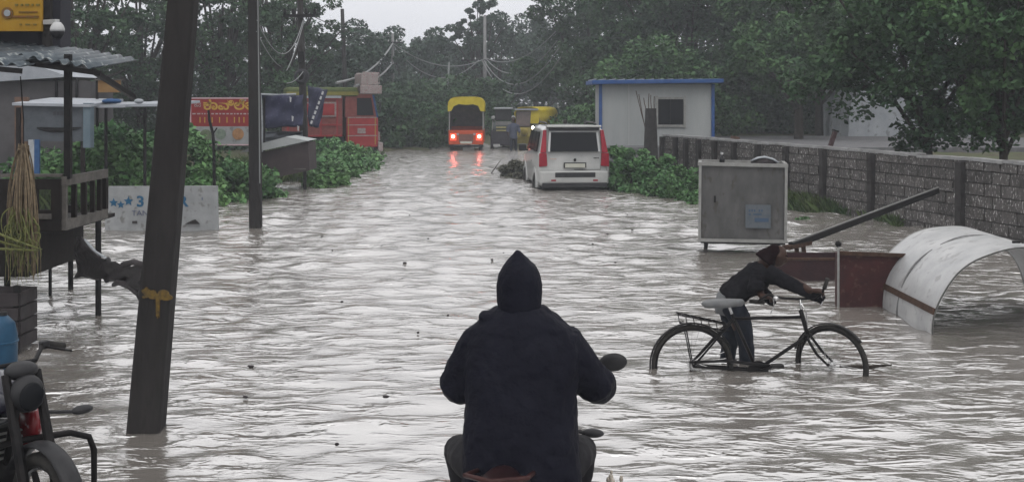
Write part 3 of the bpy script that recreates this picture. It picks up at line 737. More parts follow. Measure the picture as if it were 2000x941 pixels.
mb = MB(); mb.bar(a+Vector((0, -.06, .06)), b+Vector((0, -.06, .055)), .015, .012); mb.build('flange', edgegrey, t)
for s in (.12, .28): MB().bar(a+d*s+Vector((0, 0, -.02)), a+d*s+Vector((.02, 0, -.2)), .05, .05).build('bracket', rust, t)
mb = MB(); mb.bar(a+d*-.12, a+d*.42+Vector((0, 0, -.045)), .11, .05); mb.build('clamp', rust, t)

# ------------------------------------------------------------------ curved galvanised sheet
Ya, Yb2 = 11.35, 13.3; ccx = 4.93; rad = .88
t = thing('curved_metal_sheet', 'big half round galvanised metal sheet arching out of the water', 'metal sheet', (ccx, Ya, 0))
def halfpipe(r0, r1, y0, y1, a0, a1, n=48):
    mb = MB()
    vs = []; fs = []
    for i in range(n+1):
        th = a0+(a1-a0)*i/n
        for r_, y_ in ((r0, y0), (r1, y0), (r1, y1), (r0, y1)):
            dent = 1+.012*math.sin(th*3.1)+.006*math.sin(th*9+y_*2)
            vs.append((-r_*dent*math.cos(th)*1.0, y_, r_*dent*math.sin(th)-.02))
    for i in range(n):
        for j in range(4): fs.append((i*4+j, i*4+(j+1) % 4, (i+1)*4+(j+1) % 4, (i+1)*4+j))
    fs += [(0, 1, 2, 3), (n*4+3, n*4+2, n*4+1, n*4)]
    return mb.add(vs, fs)
halfpipe(rad-.008, rad, 0, Yb2-Ya, R(-18), R(198)).build('sheet', galv, t, local=True, smooth=True).modifiers.new('e', 'EDGE_SPLIT')
halfpipe(rad+.001, rad+.007, 1.02, 1.05, R(-18), R(198)).build('seam', M('seam_dark', (.16, .16, .16), None), t, local=True)
for y0 in (0, Yb2-Ya-.02): halfpipe(rad-.012, rad+.004, y0, y0+.014, R(-18), R(198)).build('rim', edgegrey, t, local=True)
halfpipe(rad+.002, rad+.016, .0, Yb2-Ya-.02, R(14.5), R(18.5), 6).build('rust_strip', rust, t, local=True)
MB().box((-.02, .12, rad+.01), (.07, .03, .02)).build('clip', steel, t, local=True)

# ------------------------------------------------------------------ left foreground stall
Xr = -4.38
t = thing('stall_counter', 'dark wooden stall counter on legs in the water with a slatted side rail', 'stall', (Xr, 11.5, 0))
zt, zb = 1.525, 1.0
for (z0, z1_, m) in ((zt-.09, zt, woodg), (zb, zb+.1, woodg)):
    MB().box((Xr, 12.1, (z0+z1_)/2), (.05, 1.2, z1_-z0)).build('rail', m, t)
for yy_ in (11.53, 11.78, 12.06, 12.3, 12.5, 12.68): MB().box((Xr, yy_, (zt+zb)/2), (.045, .045 if yy_ < 12.6 else .07, zt-zb-.19)).build('slat', woodd if yy_ != 11.53 else woodg, t)
mb = MB()   # front boards around the opening
ox0, ox1, oz0, oz1 = WX(75, 11.5), WX(101, 11.5), WZ(410, 11.5), WZ(370, 11.5)
mb.box(((ox0-6.2)/2, 11.5, 1.25), (6.2+ox0, .04, .5)); mb.box(((ox1+Xr-.02)/2, 11.5, 1.25), (Xr-.02-ox1, .04, .5))
mb.box(((ox0+ox1)/2, 11.5, (oz1+1.5)/2), (ox1-ox0, .04, 1.5-oz1)); mb.box(((ox0+ox1)/2, 11.5, (1.0+oz0)/2), (ox1-ox0, .04, oz0-1.0))
mb.build('front_board', woodd, t)
MB().box(((ox0+ox1)/2, 11.47, oz0-.06), (ox1-ox0+.02, .02, .05)).build('trim', woodg, t)
MB().box(((Xr-6.2)/2-.02, 11.505, zt+.012), (6.2+Xr, .1, .025)).build('top_edge', woodg, t)
MB().box((-5.35, 12.3, 1.0), (1.9, 1.5, .04)).build('shelf', woodd, t)
zb2 = WZ(541, 11.5)
MB().prism([(11.5, 1.0), (13.0, 1.0), (13.0, zb2), (11.5, zb2)], 'x', Xr-.5, Xr-.35).build('side_skirt', woodd, t)
MB().box(((Xr-.36-6.2)/2, 11.53, (1.0+zb2)/2), (6.2+Xr-.36, .05, 1.0-zb2)).build('front_skirt', woodd, t)
for px, Y in ((192, 12.45), (138, 14.2), (98, 13.6), (14, 12.0)):
    x = WX(px, Y); MB().tube([(x, Y, -.3), (x, Y, 1.0)], .032 if px != 98 else .02, 8).build('leg', steel, t)
for px, zb_ in ((130, 1.5), (14, -.3)):
    x = WX(px, 11.52 if px == 130 else 11.9); MB().box((x, 11.56, (2.72+zb_)/2), (.062, .062, 2.72-zb_)).build('canopy_post', steel, t)
# sagging black sheet tied from the counter to the big pole
t = thing('tied_sheet', 'black plastic sheet sagging from the stall and tied to the leaning pole', 'plastic sheet', (Xr, 11.4, .8))
vs = []; fs = []; n = 22; mrows = 8
Pt = [P(150, 462, 11.4), P(205, 505, 10.8), P(245, 516, 9.6), P(284, 520, 8.35)]
Pb = [P(150, 540, 11.4), P(212, 548, 10.8), P(250, 556, 9.6), P(277, 583, 8.35)]
def cat(pp, u):
    u *= len(pp)-1; i = min(int(u), len(pp)-2); f = u-i
    return pp[i].lerp(pp[i+1], f*f*(3-2*f)*.4+f*.6)
for i in range(n+1):
    for j in range(mrows+1):
        u = i/n; p = cat(Pt, u).lerp(cat(Pb, u), j/mrows); p = p+Vector((.01*math.sin(j*2+i), .05*math.sin(i*.9+j*1.3), .014*math.sin(i*1.7+j*.5))); vs.append(p)
for i in range(n):
    for j in range(mrows):
        a = i*(mrows+1)+j; fs.append((a, a+1, a+mrows+2, a+mrows+1))
o = MB().add(vs, fs).build('sheet', M('black_sheet', (.013, .011, .012), (.022, .019, .02), 6, .5, bump=.3), t, smooth=True)
md = o.modifiers.new('so', 'SOLIDIFY'); md.thickness = .012
MB().tube([P(166, 468, 11.3), P(185, 492, 11.1), P(208, 504, 10.75)], [.01, .018, .008], 8).build('pale_edge', palecloth, t)
MB().tube([P(284, 520, 8.3), P(262, 512, 9), P(240, 516, 9.6)], .022, 6).build('knot', tarpd, t, wrinkle=.03, smooth=True)
MB().tube([P(222, 556, 10.3), P(232, 550, 10), P(256, 560, 9.3), P(276, 582, 8.4)], [.02, .03, .03, .012], 6).build('tail', tarpd, t, smooth=True)

# corrugated awning
def corr(name, p00, p10, p01, mat, parent, amp=.02, waves=12, th=.004):
    p00, p10, p01 = map(Vector, (p00, p10, p01)); n = waves*8; vs = []; fs = []
    nrm = (p10-p00).cross(p01-p00).normalized()
    for j in range(3):
        for i in range(n+1):
            vs.append(p00+(p10-p00)*i/n+(p01-p00)*j/2+nrm*amp*math.sin(2*math.pi*waves*i/n)+Vector((0, 0, random.gauss(0, .002))))
    for j in range(2):
        for i in range(n): a = j*(n+1)+i; fs.append((a, a+1, a+n+2, a+n+1))
    o = MB().add(vs, fs).build(name, mat, parent, smooth=True); md = o.modifiers.new('so', 'SOLIDIFY'); md.thickness = th; return o
t = thing('awning', 'rusty blue grey corrugated awning over the stall counter', 'awning', (-5, 11.6, 2.6))
corr('roof_sheet', (-7.3, 11.1, 2.86), (-4.62, 11.1, 2.6), (-7.2, 12.9, 3.06), roofm, t, waves=22)
corr('roof_sheet', (-4.74, 11.3, 2.70), (-4.05, 11.35, 2.585), (-4.7, 12.6, 2.82), roofm, t, waves=6)
MB().bar((-7.3, 11.1, 2.79), (-4.62, 11.1, 2.545), .03, .05).build('edge_beam', steel, t)
MB().bar((-4.7, 11.4, 2.63), (-3.98, 11.4, 2.53), .04, .05).build('edge_beam', steel, t)
MB().bar((-5.4, 11.2, 2.62), (-5.05, 11.2, 2.3), .012).build('hook', steel, t)
MB().bar((-4.05, 11.4, 2.55), (-3.98, 12.4, 2.3), .04, .05).build('brace', steel, t)
# dark shop front with sign and dome camera
Yf = 12.9; xr = WX(118, Yf)
t = thing('shop_front', 'dark grey upper shop front above the corrugated awning', 'shop', (xr-1.5, Yf, 2.7))
MB().box((xr-1.6, Yf+.15, 4.2), (3.2, .3, 3.1)).build('facade', M('facade', (.022, .022, .03), (.035, .035, .043), 2, .8), t)
MB().box((WX(90, Yf)+.03, Yf-.04, 4.1), (.09, .07, 2.8)).build('pilaster', darkpost, t)
MB().box((-8.2, Yf+1.0, 1.25), (3, 1.9, 2.75)).build('lower_wall', M('lower_facade', (.035, .03, .03), (.06, .05, .045), 3, .9), t)
t = thing('yellow_sign', 'worn orange yellow shop sign with brown emblem, top corner', 'sign', (WX(35, 12.7), 12.7, WZ(30, 12.7)))
ys0, ys1 = WZ(62, 12.7), WZ(-30, 12.7); xs0, xs1 = WX(-60, 12.7), WX(83, 12.7)
MB().box(((xs0+xs1)/2, 12.7, (ys0+ys1)/2), (xs1-xs0, .05, ys1-ys0)).build('board', yellows, t, bevel=.005)
mb = MB(); mb.disc(P(14, 26, 12.66), .062, .01, 'y', 20); mb.box(P(48, 33, 12.665), (.3, .01, .022)); mb.box(P(55, 24, 12.665), (.2, .01, .012)); mb.build('emblem', M('sign_brown', (.2, .07, .02), (.14, .1, .03), 20), t)
MB().disc(P(14, 26, 12.65), .036, .012, 'y', 16).build('emblem_centre', palecloth, t)
mb = MB()
for i, l in enumerate((7, 5, 9, 4, 8)): mb.box(P(32+i*10.5, 10, 12.665), (.01*l*.45, .01, .02))
for i, l in enumerate((3, 6, 4)): mb.box(P(40+i*14, 48, 12.665), (.008*l, .01, .012))
mb.build('lettering', M('sign_text', (.16, .13, .03), None), t)
Yd = 12.2
t = thing('dome_camera', 'white domed security camera on a short bracket beside the yellow sign', 'camera', P(112, 55, Yd))
MB().bar(P(88, 44, 12.7), P(112, 43, Yd), .045, .05).build('bracket', whitep, t, bevel=.004)
MB().tube([P(112, 44, Yd), P(112, 50, Yd), P(112, 57, Yd), P(112, 62, Yd)], [.035, .06, .074, .074], 16).build('housing', whitep, t, smooth=True)
MB().ell(P(112, 63, Yd), (.071, .071, .075)).build('dome', blackm, t, smooth=True)
# hanging straw bundle
t = thing('straw_bundle', 'bundle of dry brown straw and green stalks hanging at the stall', 'straw bundle', P(45, 285, 11))
mb = MB(); rr = random.Random(9)
for i in range(120):
    u = rr.gauss(0, 1); top = P(46+rr.gauss(0, 4), 280+abs(rr.gauss(0, 5)), 11.0+rr.gauss(0, .03)); q = 48+u*17
    end = P(max(6, min(82, q)), 430+rr.random()*120, 10.95+rr.gauss(0, .06)); mid = (top+end)/2+Vector((u*.05, 0, .08))
    mb.tube(bez(top, mid, end, 9), [.004, .006, .007, .007, .006, .006, .005, .004, .004, .002], 4)
mb.build('dry_stalks', tan, t)
MB().tube(arc(P(46, 292, 11)[:], .045, 0, 6.283, 12, 'xy'), .009, 5).build('tie', tan, t)
mb = MB()
for i in range(46):
    s = P(20+rr.random()*40, 400+rr.random()*70, 10.9); e_ = P(10+rr.random()*70, 470+rr.random()*90, 10.85+rr.gauss(0, .08)); mb.tube(bez(s, (s+e_)/2+Vector((rr.gauss(0, .12), 0, .12)), e_, 8), [.004, .006, .007, .007, .006, .005, .004, .003, .002], 4)
for a_, b_ in (((-5, 455), (83, 487)), ((0, 486), (78, 489)), ((-5, 470), (50, 485))): mb.tube(bez(P(*a_, 10.8), P(a_[0]*.5+b_[0]*.5, a_[1]*.4+b_[1]*.6, 10.8), P(*b_, 10.8), 8), [.012, .012, .012, .011, .011, .01, .009, .007, .003], 5)
mb.build('green_stalks', strawg, t)
MB().tube([P(46, 282, 11), P(46, 235, 11.2), P(40, 150, 11.4)], .006, 5).build('cord', steel, t)
# drum and dark tub at the lower left corner
Yq = 9.2
t = thing('blue_drum', 'blue plastic drum with rounded shoulder at the picture edge by the motorcycle', 'drum', (WX(-4, Yq), Yq, 0))
zt = WZ(616, Yq)
MB().tube([(0, 0, -.3), (0, 0, zt-.16), (0, 0, zt-.06), (0, 0, zt)], [.145, .145, .125, .07], 24).build('shell', bluedrum, t, local=True, smooth=True)
MB().tube(arc((0, 0, zt-.2), .147, 0, 6.283, 24, 'xy'), .009, 6).build('hoop', bluedrum, t, local=True)
MB().tube([(.04, 0, zt-.01), (.04, 0, zt+.03)], .03, 12).build('bung', blackm, t, local=True)
t = thing('crate_stand', 'dark slatted crate stand in the water behind the blue drum', 'crate', (WX(8, 10.6), 10.6, 0))
x0, x1 = WX(-40, 10.6)-t.location.x, WX(36, 10.6)-t.location.x
mb = MB()
for i in range(4): mb.box(((x0+x1)/2, 0, .06+i*.13+.03), (x1-x0, .03, .11)); mb.box(((x0+x1)/2, .4, .06+i*.13+.03), (x1-x0, .03, .11)); mb.box((x1, .2, .06+i*.13+.03), (.03, .37, .11))
mb.build('slats', tarpd, t, local=True)
for s in (x0+.03, x1-.03): MB().box((s, .04, .15), (.05, .04, .9)).build('post', steel, t, local=True)

# ------------------------------------------------------------------ middle left: canopy, banner, boards
Yg = 23
t = thing('sheet_canopy', 'pale flat sheet canopy on thin dark posts above the green bushes', 'canopy', (WX(250, Yg), Yg, 0))
zr = WZ(208, Yg)
for sx0, sx1, yo, zo in ((176, 250, 0, .0), (240, 335, .1, .02)):
    MB().box(((WX(sx0, Yg)+WX(sx1, Yg))/2, Yg+.9+yo, zr+zo+.03), (WX(sx1, Yg)-WX(sx0, Yg), 2.2, .05), (R(1.5), R(-.6), 0)).build('roof_sheet', roofpale, t)
for px in (207, 283, 330): MB().tube([(WX(px, Yg), Yg, -.3), (WX(px, Yg), Yg, zr)], .032, 8).build('post', steel, t)
mb = MB(); mb.ell((WX(215, Yg), Yg+.1, zr+.1), (.18, .2, .05)); mb.build('blue_rag', bluecloth, t, smooth=True, wrinkle=.05)
MB().ell((WX(265, Yg), Yg+.2, zr+.1), (.09, .1, .05)).build('stone', palecloth, t, smooth=True)
t = thing('bent_stick', 'thin dark bent stick standing before the red billboard', 'stick', (WX(418, 22), 22, 0))
MB().tube([P(419, 395, 22), P(418, 300, 22), P(416, 262, 22), P(409, 235, 22), P(407, 215, 22)], [.03, .03, .028, .028, .02], 6).build('stick', steel, t)
MB().tube([P(416, 262, 22), P(424, 250, 22)], .015, 5).build('twig', steel, t)
Yn = 22.5
t = thing('banner_kiosk', 'faded grey banner kiosk with pale blue edge beyond the stall', 'kiosk', (WX(110, Yn), Yn, 0))
MB().box(((WX(46, Yn)+WX(163, Yn))/2, Yn, (WZ(206, Yn)+WZ(276, Yn))/2), (WX(163, Yn)-WX(46, Yn), .06, WZ(206, Yn)-WZ(276, Yn))).build('banner', greyb, t)
MB().box(((WX(166, Yn)+WX(180, Yn))/2, Yn, WZ(245, Yn)), (WX(180, Yn)-WX(166, Yn), .2, .85)).build('side_panel', paleblue, t)
MB().tube(bez(P(72, 250, Yn-.05), P(110, 259, Yn-.05), P(158, 249, Yn-.05), 12), [.01, .025, .035, .04, .045, .045, .045, .04, .04, .035, .03, .02, .01], 6).build('banner_swoosh', steel, t)
mb = MB()
for i, px in enumerate((106, 113, 120, 128)): mb.box(P(px, 222, Yn-.04), (.045, .01, .07))
mb.build('banner_mark', M('faded_ink', (.06, .06, .07), None), t)
MB().box(((WX(30, Yn)+WX(182, Yn))/2, Yn+.8, WZ(200, Yn)), (WX(182, Yn)-WX(30, Yn), 1.9, .05), (R(3), R(1.2), 0)).build('roof_sheet', roofpale, t)
for px in (34, 160): MB().box((WX(px, Yn), Yn+.05, .9), (.07, .07, 2.4)).build('post', woodd, t)
for px, m, n_ in ((62, palecloth, 'hanging_cloth'), (72, bluecloth, 'hanging_cloth')): MB().box(P(px, 307, Yn-.2), (.11, .05, .66)).build(n_, m, t, wrinkle=.03)
MB().box(P(43, 250, Yn+.4), (.25, .1, 1.2)).build('side_board', brownwood, t)
Yp = 27
t = thing('pale_roof_shed', 'pale roofed low shed seen under the awning', 'shed', (WX(80, Yp), Yp, 0))
MB().prism([(WX(-60, Yp), WZ(165, Yp)), (WX(152, Yp), WZ(151, Yp)), (WX(95, Yp), WZ(132, Yp)), (WX(-60, Yp), WZ(122, Yp))], 'y', Yp-.5, Yp+2).build('roof', roofpale, t)
MB().box(((WX(-60, Yp)+WX(185, Yp))/2, Yp+.5, (WZ(158, Yp)-.2)/2), (WX(185, Yp)-WX(-60, Yp), 1.5, WZ(160, Yp)+.2)).build('wall', M('shed_wall', (.06, .056, .06), (.09, .086, .09), 2, .8), t)
for px in (110, 150): MB().box(P(px, 178, Yp-.27), (.05, .05, .6)).build('batten', steel, t)
t = thing('orange_board', 'small orange tan board beside the grey shed wall', 'board', P(214, 168, 24))
MB().box(P(214, 168, 24), (.46, .05, .27)).build('board', orangeb, t, bevel=.005)
MB().box(P(214, 156, 23.97), (.6, .06, .03)).build('batten', woodg, t)
MB().box(P(190, 200, 24.05), (.05, .05, 1.0)).build('post', steel, t)
# three star board in the water
def text(name, s, loc, size, mat, parent, rz=0, ext=.003, bold=0, sx=1.0):
    cu = bpy.data.curves.new(name, 'FONT'); cu.body = s; cu.size = size; cu.extrude = ext; cu.offset = bold
    cu.align_x = 'LEFT'; cu.materials.append(mat)
    tmp = bpy.data.objects.new('tmp', cu); col.objects.link(tmp)
    bpy.context.view_layer.update()
    me = bpy.data.meshes.new_from_object(tmp.evaluated_get(bpy.context.evaluated_depsgraph_get())); bpy.data.objects.remove(tmp)
    me.name = name; me.materials.clear(); me.materials.append(mat)
    o = bpy.data.objects.new(name, me); col.objects.link(o); o.rotation_euler = (R(90), 0, rz); o.scale = (sx, 1, 1)
    o.parent = parent; o.location = Vector(loc)-Vector(parent.location); return o
Yk = 20.4
t = thing('sign_board', 'white board with blue stars and letters standing half sunk in the water', 'sign', (WX(315, Yk), Yk, 0))
bx0, bx1 = WX(205, Yk), WX(427, Yk)
MB().prism([(bx0, -.25), (bx1, -.22), (bx1-.02, WZ(363, Yk)), (bx0, WZ(364, Yk))], 'y', Yk, Yk+.05).build('board', cream, t, bevel=.004)
mb = MB(); n_ = 0
for (px, py, r_) in ((222, 396, .082), (236, 400, .07), (251, 393, .085)):
    c = P(px, py, Yk); pol = []
    for k in range(10):
        a = math.pi/2+k*math.pi/5; q = r_ if k % 2 == 0 else r_*.45; pol.append((c.x+q*math.cos(a), c.z+q*math.sin(a)))
    mb.prism(pol, 'y', Yk-.006-.001*n_, Yk-.001); n_ += 1
mb.build('stars', bluetext, t)
text('lettering', '3 STAR', P(266, 403, Yk-.006), .255, bluetext, t, bold=.006, sx=1.13)
text('lettering', 'TANKS', P(257, 421, Yk-.006), .13, greytext, t, sx=1.1)
mb = MB(); mb.prism([(WX(362, Yk), WZ(437, Yk)), (WX(391, Yk), WZ(437, Yk)), (WX(382, Yk), WZ(428, Yk)), (WX(376, Yk), WZ(430, Yk))], 'y', Yk-.05, Yk-.01); mb.box(P(263, 434, Yk-.01), (.08, .02, .04)); mb.build('dirt_patch', darkpost, t)
MB().box(P(395, 388, Yk-.004), (.02, .006, .05)).build('smudge', greytext, t)
# red billboard
Yr = 28.5
t = thing('billboard', 'red billboard with yellow script over a strip of food pictures', 'billboard', (WX(440, Yr), Yr, 0))
rx0, rx1 = WX(373, Yr), WX(500, Yr); rz0, rz1 = WZ(283, Yr), WZ(192, Yr); rzm = WZ(247, Yr)
MB().box(((rx0+rx1)/2, Yr, (rzm+rz1)/2), (rx1-rx0, .06, rz1-rzm)).build('red_panel', redboard, t)
MB().box(((rx0+rx1)/2, Yr, (rz0+rzm)/2), (rx1-rx0, .058, rzm-rz0)).build('photo_strip', cream, t)
mb = MB()
for s in (rx0, rx1): mb.box((s, Yr, (rz0+rz1)/2), (.03, .08, rz1-rz0+.03))
for s in (rz0, rz1): mb.box(((rx0+rx1)/2, Yr, s), (rx1-rx0-.03, .075, .03))
mb.build('frame', M('bframe', (.5, .35, .38), None), t)
text('script', '\u0c95\u0cbe\u0cb5\u0cbf\u0cb2\u0cc7\u0cb2', P(397, 214, Yr-.034), .3, yellowt, t, bold=.008, sx=1.15)
text('script', '\u0c95\u0ca8', P(379, 209, Yr-.034), .13, whitet, t)
text('lettering', '11 1 1 1 111', P(386, 240, Yr-.034), .2, yellowt, t, sx=1.15)
mb = MB(); rr = random.Random(2); px = 375
while px < 486:
    l = 3+rr.random()*5; mb.box(P(px+l/2, 222.5, Yr-.034), (l/F*Yr*.8, .006, .03)); px += l+1.5
mb.box(P(476, 196.5, Yr-.034), (.12, .006, .03)); mb.build('small_lettering', whitet, t)
for px, r_, c in ((379, .09, (.1, .09, .07)), (402, .15, (.09, .11, .07)), (431, .13, (.13, .16, .13)), (465, .14, (.22, .12, .06))):
    MB().disc(P(px, 262+(3 if px == 402 else 0), Yr-.036), r_, .01, 'y', 20).build('food_picture', M('food', c, tuple(i*1.6 for i in c), 14), t)
for px in (380, 495): MB().box((WX(px, Yr), Yr+.06, .6), (.07, .05, 3.2)).build('post', steel, t)
# blue tarpaulin shelter
Yt = 31
t = thing('tarp_shelter', 'dark blue tarpaulin stretched on a white pole frame beside the billboard', 'tarpaulin', (WX(550, Yt), Yt, 0))
def sheet(name, corners, mat, parent, n=16, wob=.05, th=.01, seed=1):
    r2 = random.Random(seed); a, b, c, d = [Vector(q) for q in corners]; vs = []; fs = []
    ph = [r2.random()*6 for _ in range(6)]
    for i in range(n+1):
        for j in range(n+1):
            u, v_ = i/n, j/n; p = a.lerp(b, u).lerp(d.lerp(c, u), v_)
            k = math.sin(u*7+ph[0]+v_*2)+.6*math.sin(v_*9+ph[1]-u*3)+.4*math.sin(u*17+v_*11+ph[2])
            vs.append(p+Vector((.2*k*wob, k*wob, .25*wob*math.sin(u*12+ph[3])*(1 if j in (0, n) else .3))))
    for i in range(n):
        for j in range(n): q = i*(n+1)+j; fs.append((q, q+1, q+n+2, q+n+1))
    o = MB().add(vs, fs).build(name, mat, parent, smooth=True); md = o.modifiers.new('so', 'SOLIDIFY'); md.thickness = th; return o
sh = sheet('tarp', (P(511, 186, Yt), P(590, 186, Yt), P(592, 246, Yt), P(511, 252, Yt)), tarp, t)
MB().tube([P(506, 184, Yt), P(545, 186, Yt), P(578, 184, Yt)], .025, 6).build('ridge_pole', palecloth, t)
MB().tube([P(509, 184, Yt), P(513, 250, Yt), P(510, 345, Yt)], .028, 6).build('post', palecloth, t)
MB().tube([P(516, 190, Yt), P(516, 350, Yt)], .03, 6).build('post', steel, t)
for a_, b_ in ((569, 195), (573, 232), (584, 251)): MB().prism([(WX(a_-1.5, Yt), WZ(b_-6, Yt)), (WX(a_+2, Yt), WZ(b_-4, Yt)), (WX(a_+1, Yt), WZ(b_+5, Yt)), (WX(a_-1, Yt), WZ(b_+4, Yt))], 'y', Yt-.14, Yt-.12).build('white_patch', whitep, sh).parent = sh
for ch in sh.children: ch.location = -Vector(sh.location)
sheet('tarp', (P(512, 258, Yt+.6), P(590, 256, Yt+.6), P(592, 275, Yt+.6), P(512, 278, Yt+.6)), greyb, t, seed=4)
# dark stall box with pale slanted lid
Yo = 29.2
t = thing('stall_box', 'dark stall box with a pale tilted lid standing below the tarpaulin', 'stall box', (WX(550, Yo), Yo, 0))
m4 = M('stall_brown', (.035, .026, .028), (.055, .042, .042), 3, .8)
a0, a1 = WX(498, Yo), WX(602, Yo)
MB().prism([(a0, WZ(300, Yo)), (a1, WZ(278, Yo)), (a1+.03, WZ(333, Yo)), (a0+.2, WZ(352, Yo))], 'y', Yo, Yo+1.1).build('body', m4, t)
MB().prism([(WX(470, Yo), WZ(297, Yo)), (WX(505, Yo), WZ(296, Yo)), (a1+.02, WZ(275, Yo)), (WX(560, Yo), WZ(267, Yo)), (WX(505, Yo), WZ(282, Yo))], 'y', Yo-.12, Yo+1.2).build('lid', M('lid', (.3, .32, .32), (.36, .38, .38), 4, .6), t)
for s in (a0+.3, a1-.1): MB().box((s, Yo+.1, .1), (.07, .07, .9)).build('leg', steel, t)
MB().box((WX(585, Yo), Yo-.01, WZ(330, Yo)), (.3, .02, .03)).build('trim', woodg, t)
# low wet brush heap beside the white car
t = thing('brush_heap', 'low grey brown heap of wet brush left of the white car', 'brush heap', (WX(1010, 35), 35, 0))
rr = np.random.default_rng(8)
cs = [[rr.normal()*.28+(.1), rr.normal()*.6, abs(rr.normal())*.16] for i in range(36)]
v, q = leaves(clump_points(cs, [.17]*36, 70, rr), .1, r=rr); raw_mesh('brush', v, q, M('brush', (.07, .07, .055), (.13, .13, .1), 3, .9, island=.3), parent=t)
mb = MB()
for i in range(22): mb.tube([(rr.normal()*.4, rr.normal()*.4, -.05), (rr.normal()*.4, rr.normal()*.4, .1+rr.random()*.35)], [.02, .008], 5)
mb.build('sticks', bark, t, local=True)
#PART3
# ------------------------------------------------------------------ white car
CH = -.28                                                       # road level below the water
def sections_body(secs):     # secs: list of half profiles [(x,y,z)...] bottom centre -> top centre
    mb = MB(); full = []
    for s_ in secs: full.append([(-x, y, z) for x, y, z in reversed(s_) if x > 1e-6]+[] + [])
    rings = []
    for s_ in secs:
        r_ = [(x, y, z) for x, y, z in s_]; l_ = [(-x, y, z) for x, y, z in reversed(s_) if x > 1e-6]; rings.append(r_+l_)
    n = len(rings[0]); vs = [p for r_ in rings for p in r_]; fs = []
    for i in range(len(rings)-1):
        for j in range(n): fs.append((i*n+j, i*n+(j+1) % n, (i+1)*n+(j+1) % n, (i+1)*n+j))
    fs.append(tuple(range(n))); fs.append(tuple((len(rings)-1)*n+j for j in reversed(range(n))))
    return mb.add(vs, fs)
def wheel_parts(parent, x, y, z, r, wdt, name='wheel', local=True, rimm=None, spokes=7):
    w_ = MB().tube(arc((x, y, z), r-wdt*.42, 0, 2*math.pi*(1-1/28), 27, 'yz'), wdt*.5, 10, closed=True, ref=(1, 0, 0)).build(name, rubber, parent, smooth=True, local=local)
    MB().disc((x, y, z), r*.62, wdt*.7, 'x', 24).build('rim', rimm or chrome, w_, local=True, bevel=.01)
    return w_
suvx = WX(1121, 29.2)
suv = thing('suv', 'white boxy car with tall red tail lights parked in the flood', 'car', (suvx, 29.15, CH), R(4.5))
def hp(y, w, zb, belt, wr_, roof, yo=0): return [(0, y, zb), (w*.9, y, zb), (w, y, zb+.12), (w+.01, y, (zb+belt)/2), (w, y, belt-.04), (w-.03, y+yo*.05, belt+.02), (wr_+.03, y+yo*.8, roof-.1), (wr_-.05, y+yo, roof-.015), (0, y+yo, roof)]
secs = [hp(.0, .86, .42, 1.2, .70, 1.83, .2), hp(.06, .885, .38, 1.2, .72, 1.85, .2), hp(.5, .895, .34, 1.19, .74, 1.87, .1), hp(1.6, .9, .32, 1.16, .75, 1.88, 0),
        hp(2.6, .9, .32, 1.13, .74, 1.84, 0), hp(2.9, .9, .32, 1.12, .72, 1.76, .0), hp(3.45, .89, .33, 1.08, .78, 1.16, .0), hp(4.2, .86, .36, 1.0, .75, 1.06, 0), hp(4.38, .78, .42, .88, .68, .95, 0)]
sections_body(secs).build('body', suvwhite, suv, local=True, bevel=.05)
def plane_quad(pts, th, nrm):
    nrm = Vector(nrm).normalized(); a = [Vector(p) for p in pts]; k = len(a); b = [p+nrm*th for p in a]
    return MB().add(a+b, [tuple(range(k)), tuple(reversed(range(k, 2*k)))]+[(i, (i+1) % k, (i+1) % k+k, i+k) for i in range(k)])
rw = (0, -.62, .2)
plane_quad([(-.60, .005, 1.235), (.60, .005, 1.235), (.56, .125, 1.70), (-.56, .125, 1.70)], .03, rw).build('rear_window', glassd, suv, local=True)
mb = MB()
for s in (-1, 1): mb.bar((s*.625, -.018, 1.23), (s*.585, .108, 1.715), .05, .03)
mb.bar((-.6, .105, 1.725), (.6, .105, 1.725), .035, .03)
mb.build('window_frame', whitep, suv, local=True)
for s in (-1, 1):
    plane_quad([(s*.685, -.005, 1.2), (s*.83, .02, 1.2), (s*.74, .155, 1.76), (s*.665, .14, 1.76)], .035, (s*.35, -.6, .15)).build('tail_light', redlens, suv, local=True, bevel=.008)
    plane_quad([(s*.66, .0, .88), (s*.865, .02, .86), (s*.86, .02, 1.195), (s*.68, .0, 1.195)], .045, (s*.25, -1, 0)).build('tail_light', redlens, suv, local=True, bevel=.01)
MB().box((0, .1, 1.845), (1.36, .26, .05), (R(-6), 0, 0)).build('spoiler', suvwhite, suv, local=True, bevel=.015)
MB().box((0, .075, 1.79), (1.25, .1, .07)).build('spoiler_shadow_panel', blackm, suv, local=True, bevel=.01)
MB().box((0, -.035, .60), (1.72, .11, .32)).build('bumper', suvwhite, suv, local=True, bevel=.04)
MB().box((0.02, -.095, .665), (1.0, .02, .12)).build('bumper_grille', blackm, suv, local=True, bevel=.01)
for s in (-1, 1): MB().box((s*.52, -.095, .53), (.12, .016, .035)).build('reflector', redlens, suv, local=True)
MB().box((0.02, -.03, .9), (.56, .03, .13)).build('plate_recess', blackm, suv, local=True)
MB().box((0.02, -.05, .89), (.5, .012, .1)).build('number_plate', plate, suv, local=True)
MB().ell((0.02, -.02, 1.03), (.035, .02, .04)).build('emblem', steel, suv, local=True)
mb = MB()
for i in range(4): mb.box((.5+i*.035, -.012, 1.075), (.024, .016, .03))
mb.build('badge', steel, suv, local=True)
mb = MB()
for i in range(4): mb.box((-.58+i*.04, -.012, 1.055), (.028, .014, .022))
mb.build('badge', M('badge_pale', (.45, .3, .25), None), suv, local=True)
MB().box((0, .0, .415), (1.6, .3, .1)).build('underbody', blackm, suv, local=True)
MB().tube([(0, -.004, .79), (.66, -.01, .79), (.69, -.005, 1.15)], .006, 4).build('gap_line', steel, suv, local=True)
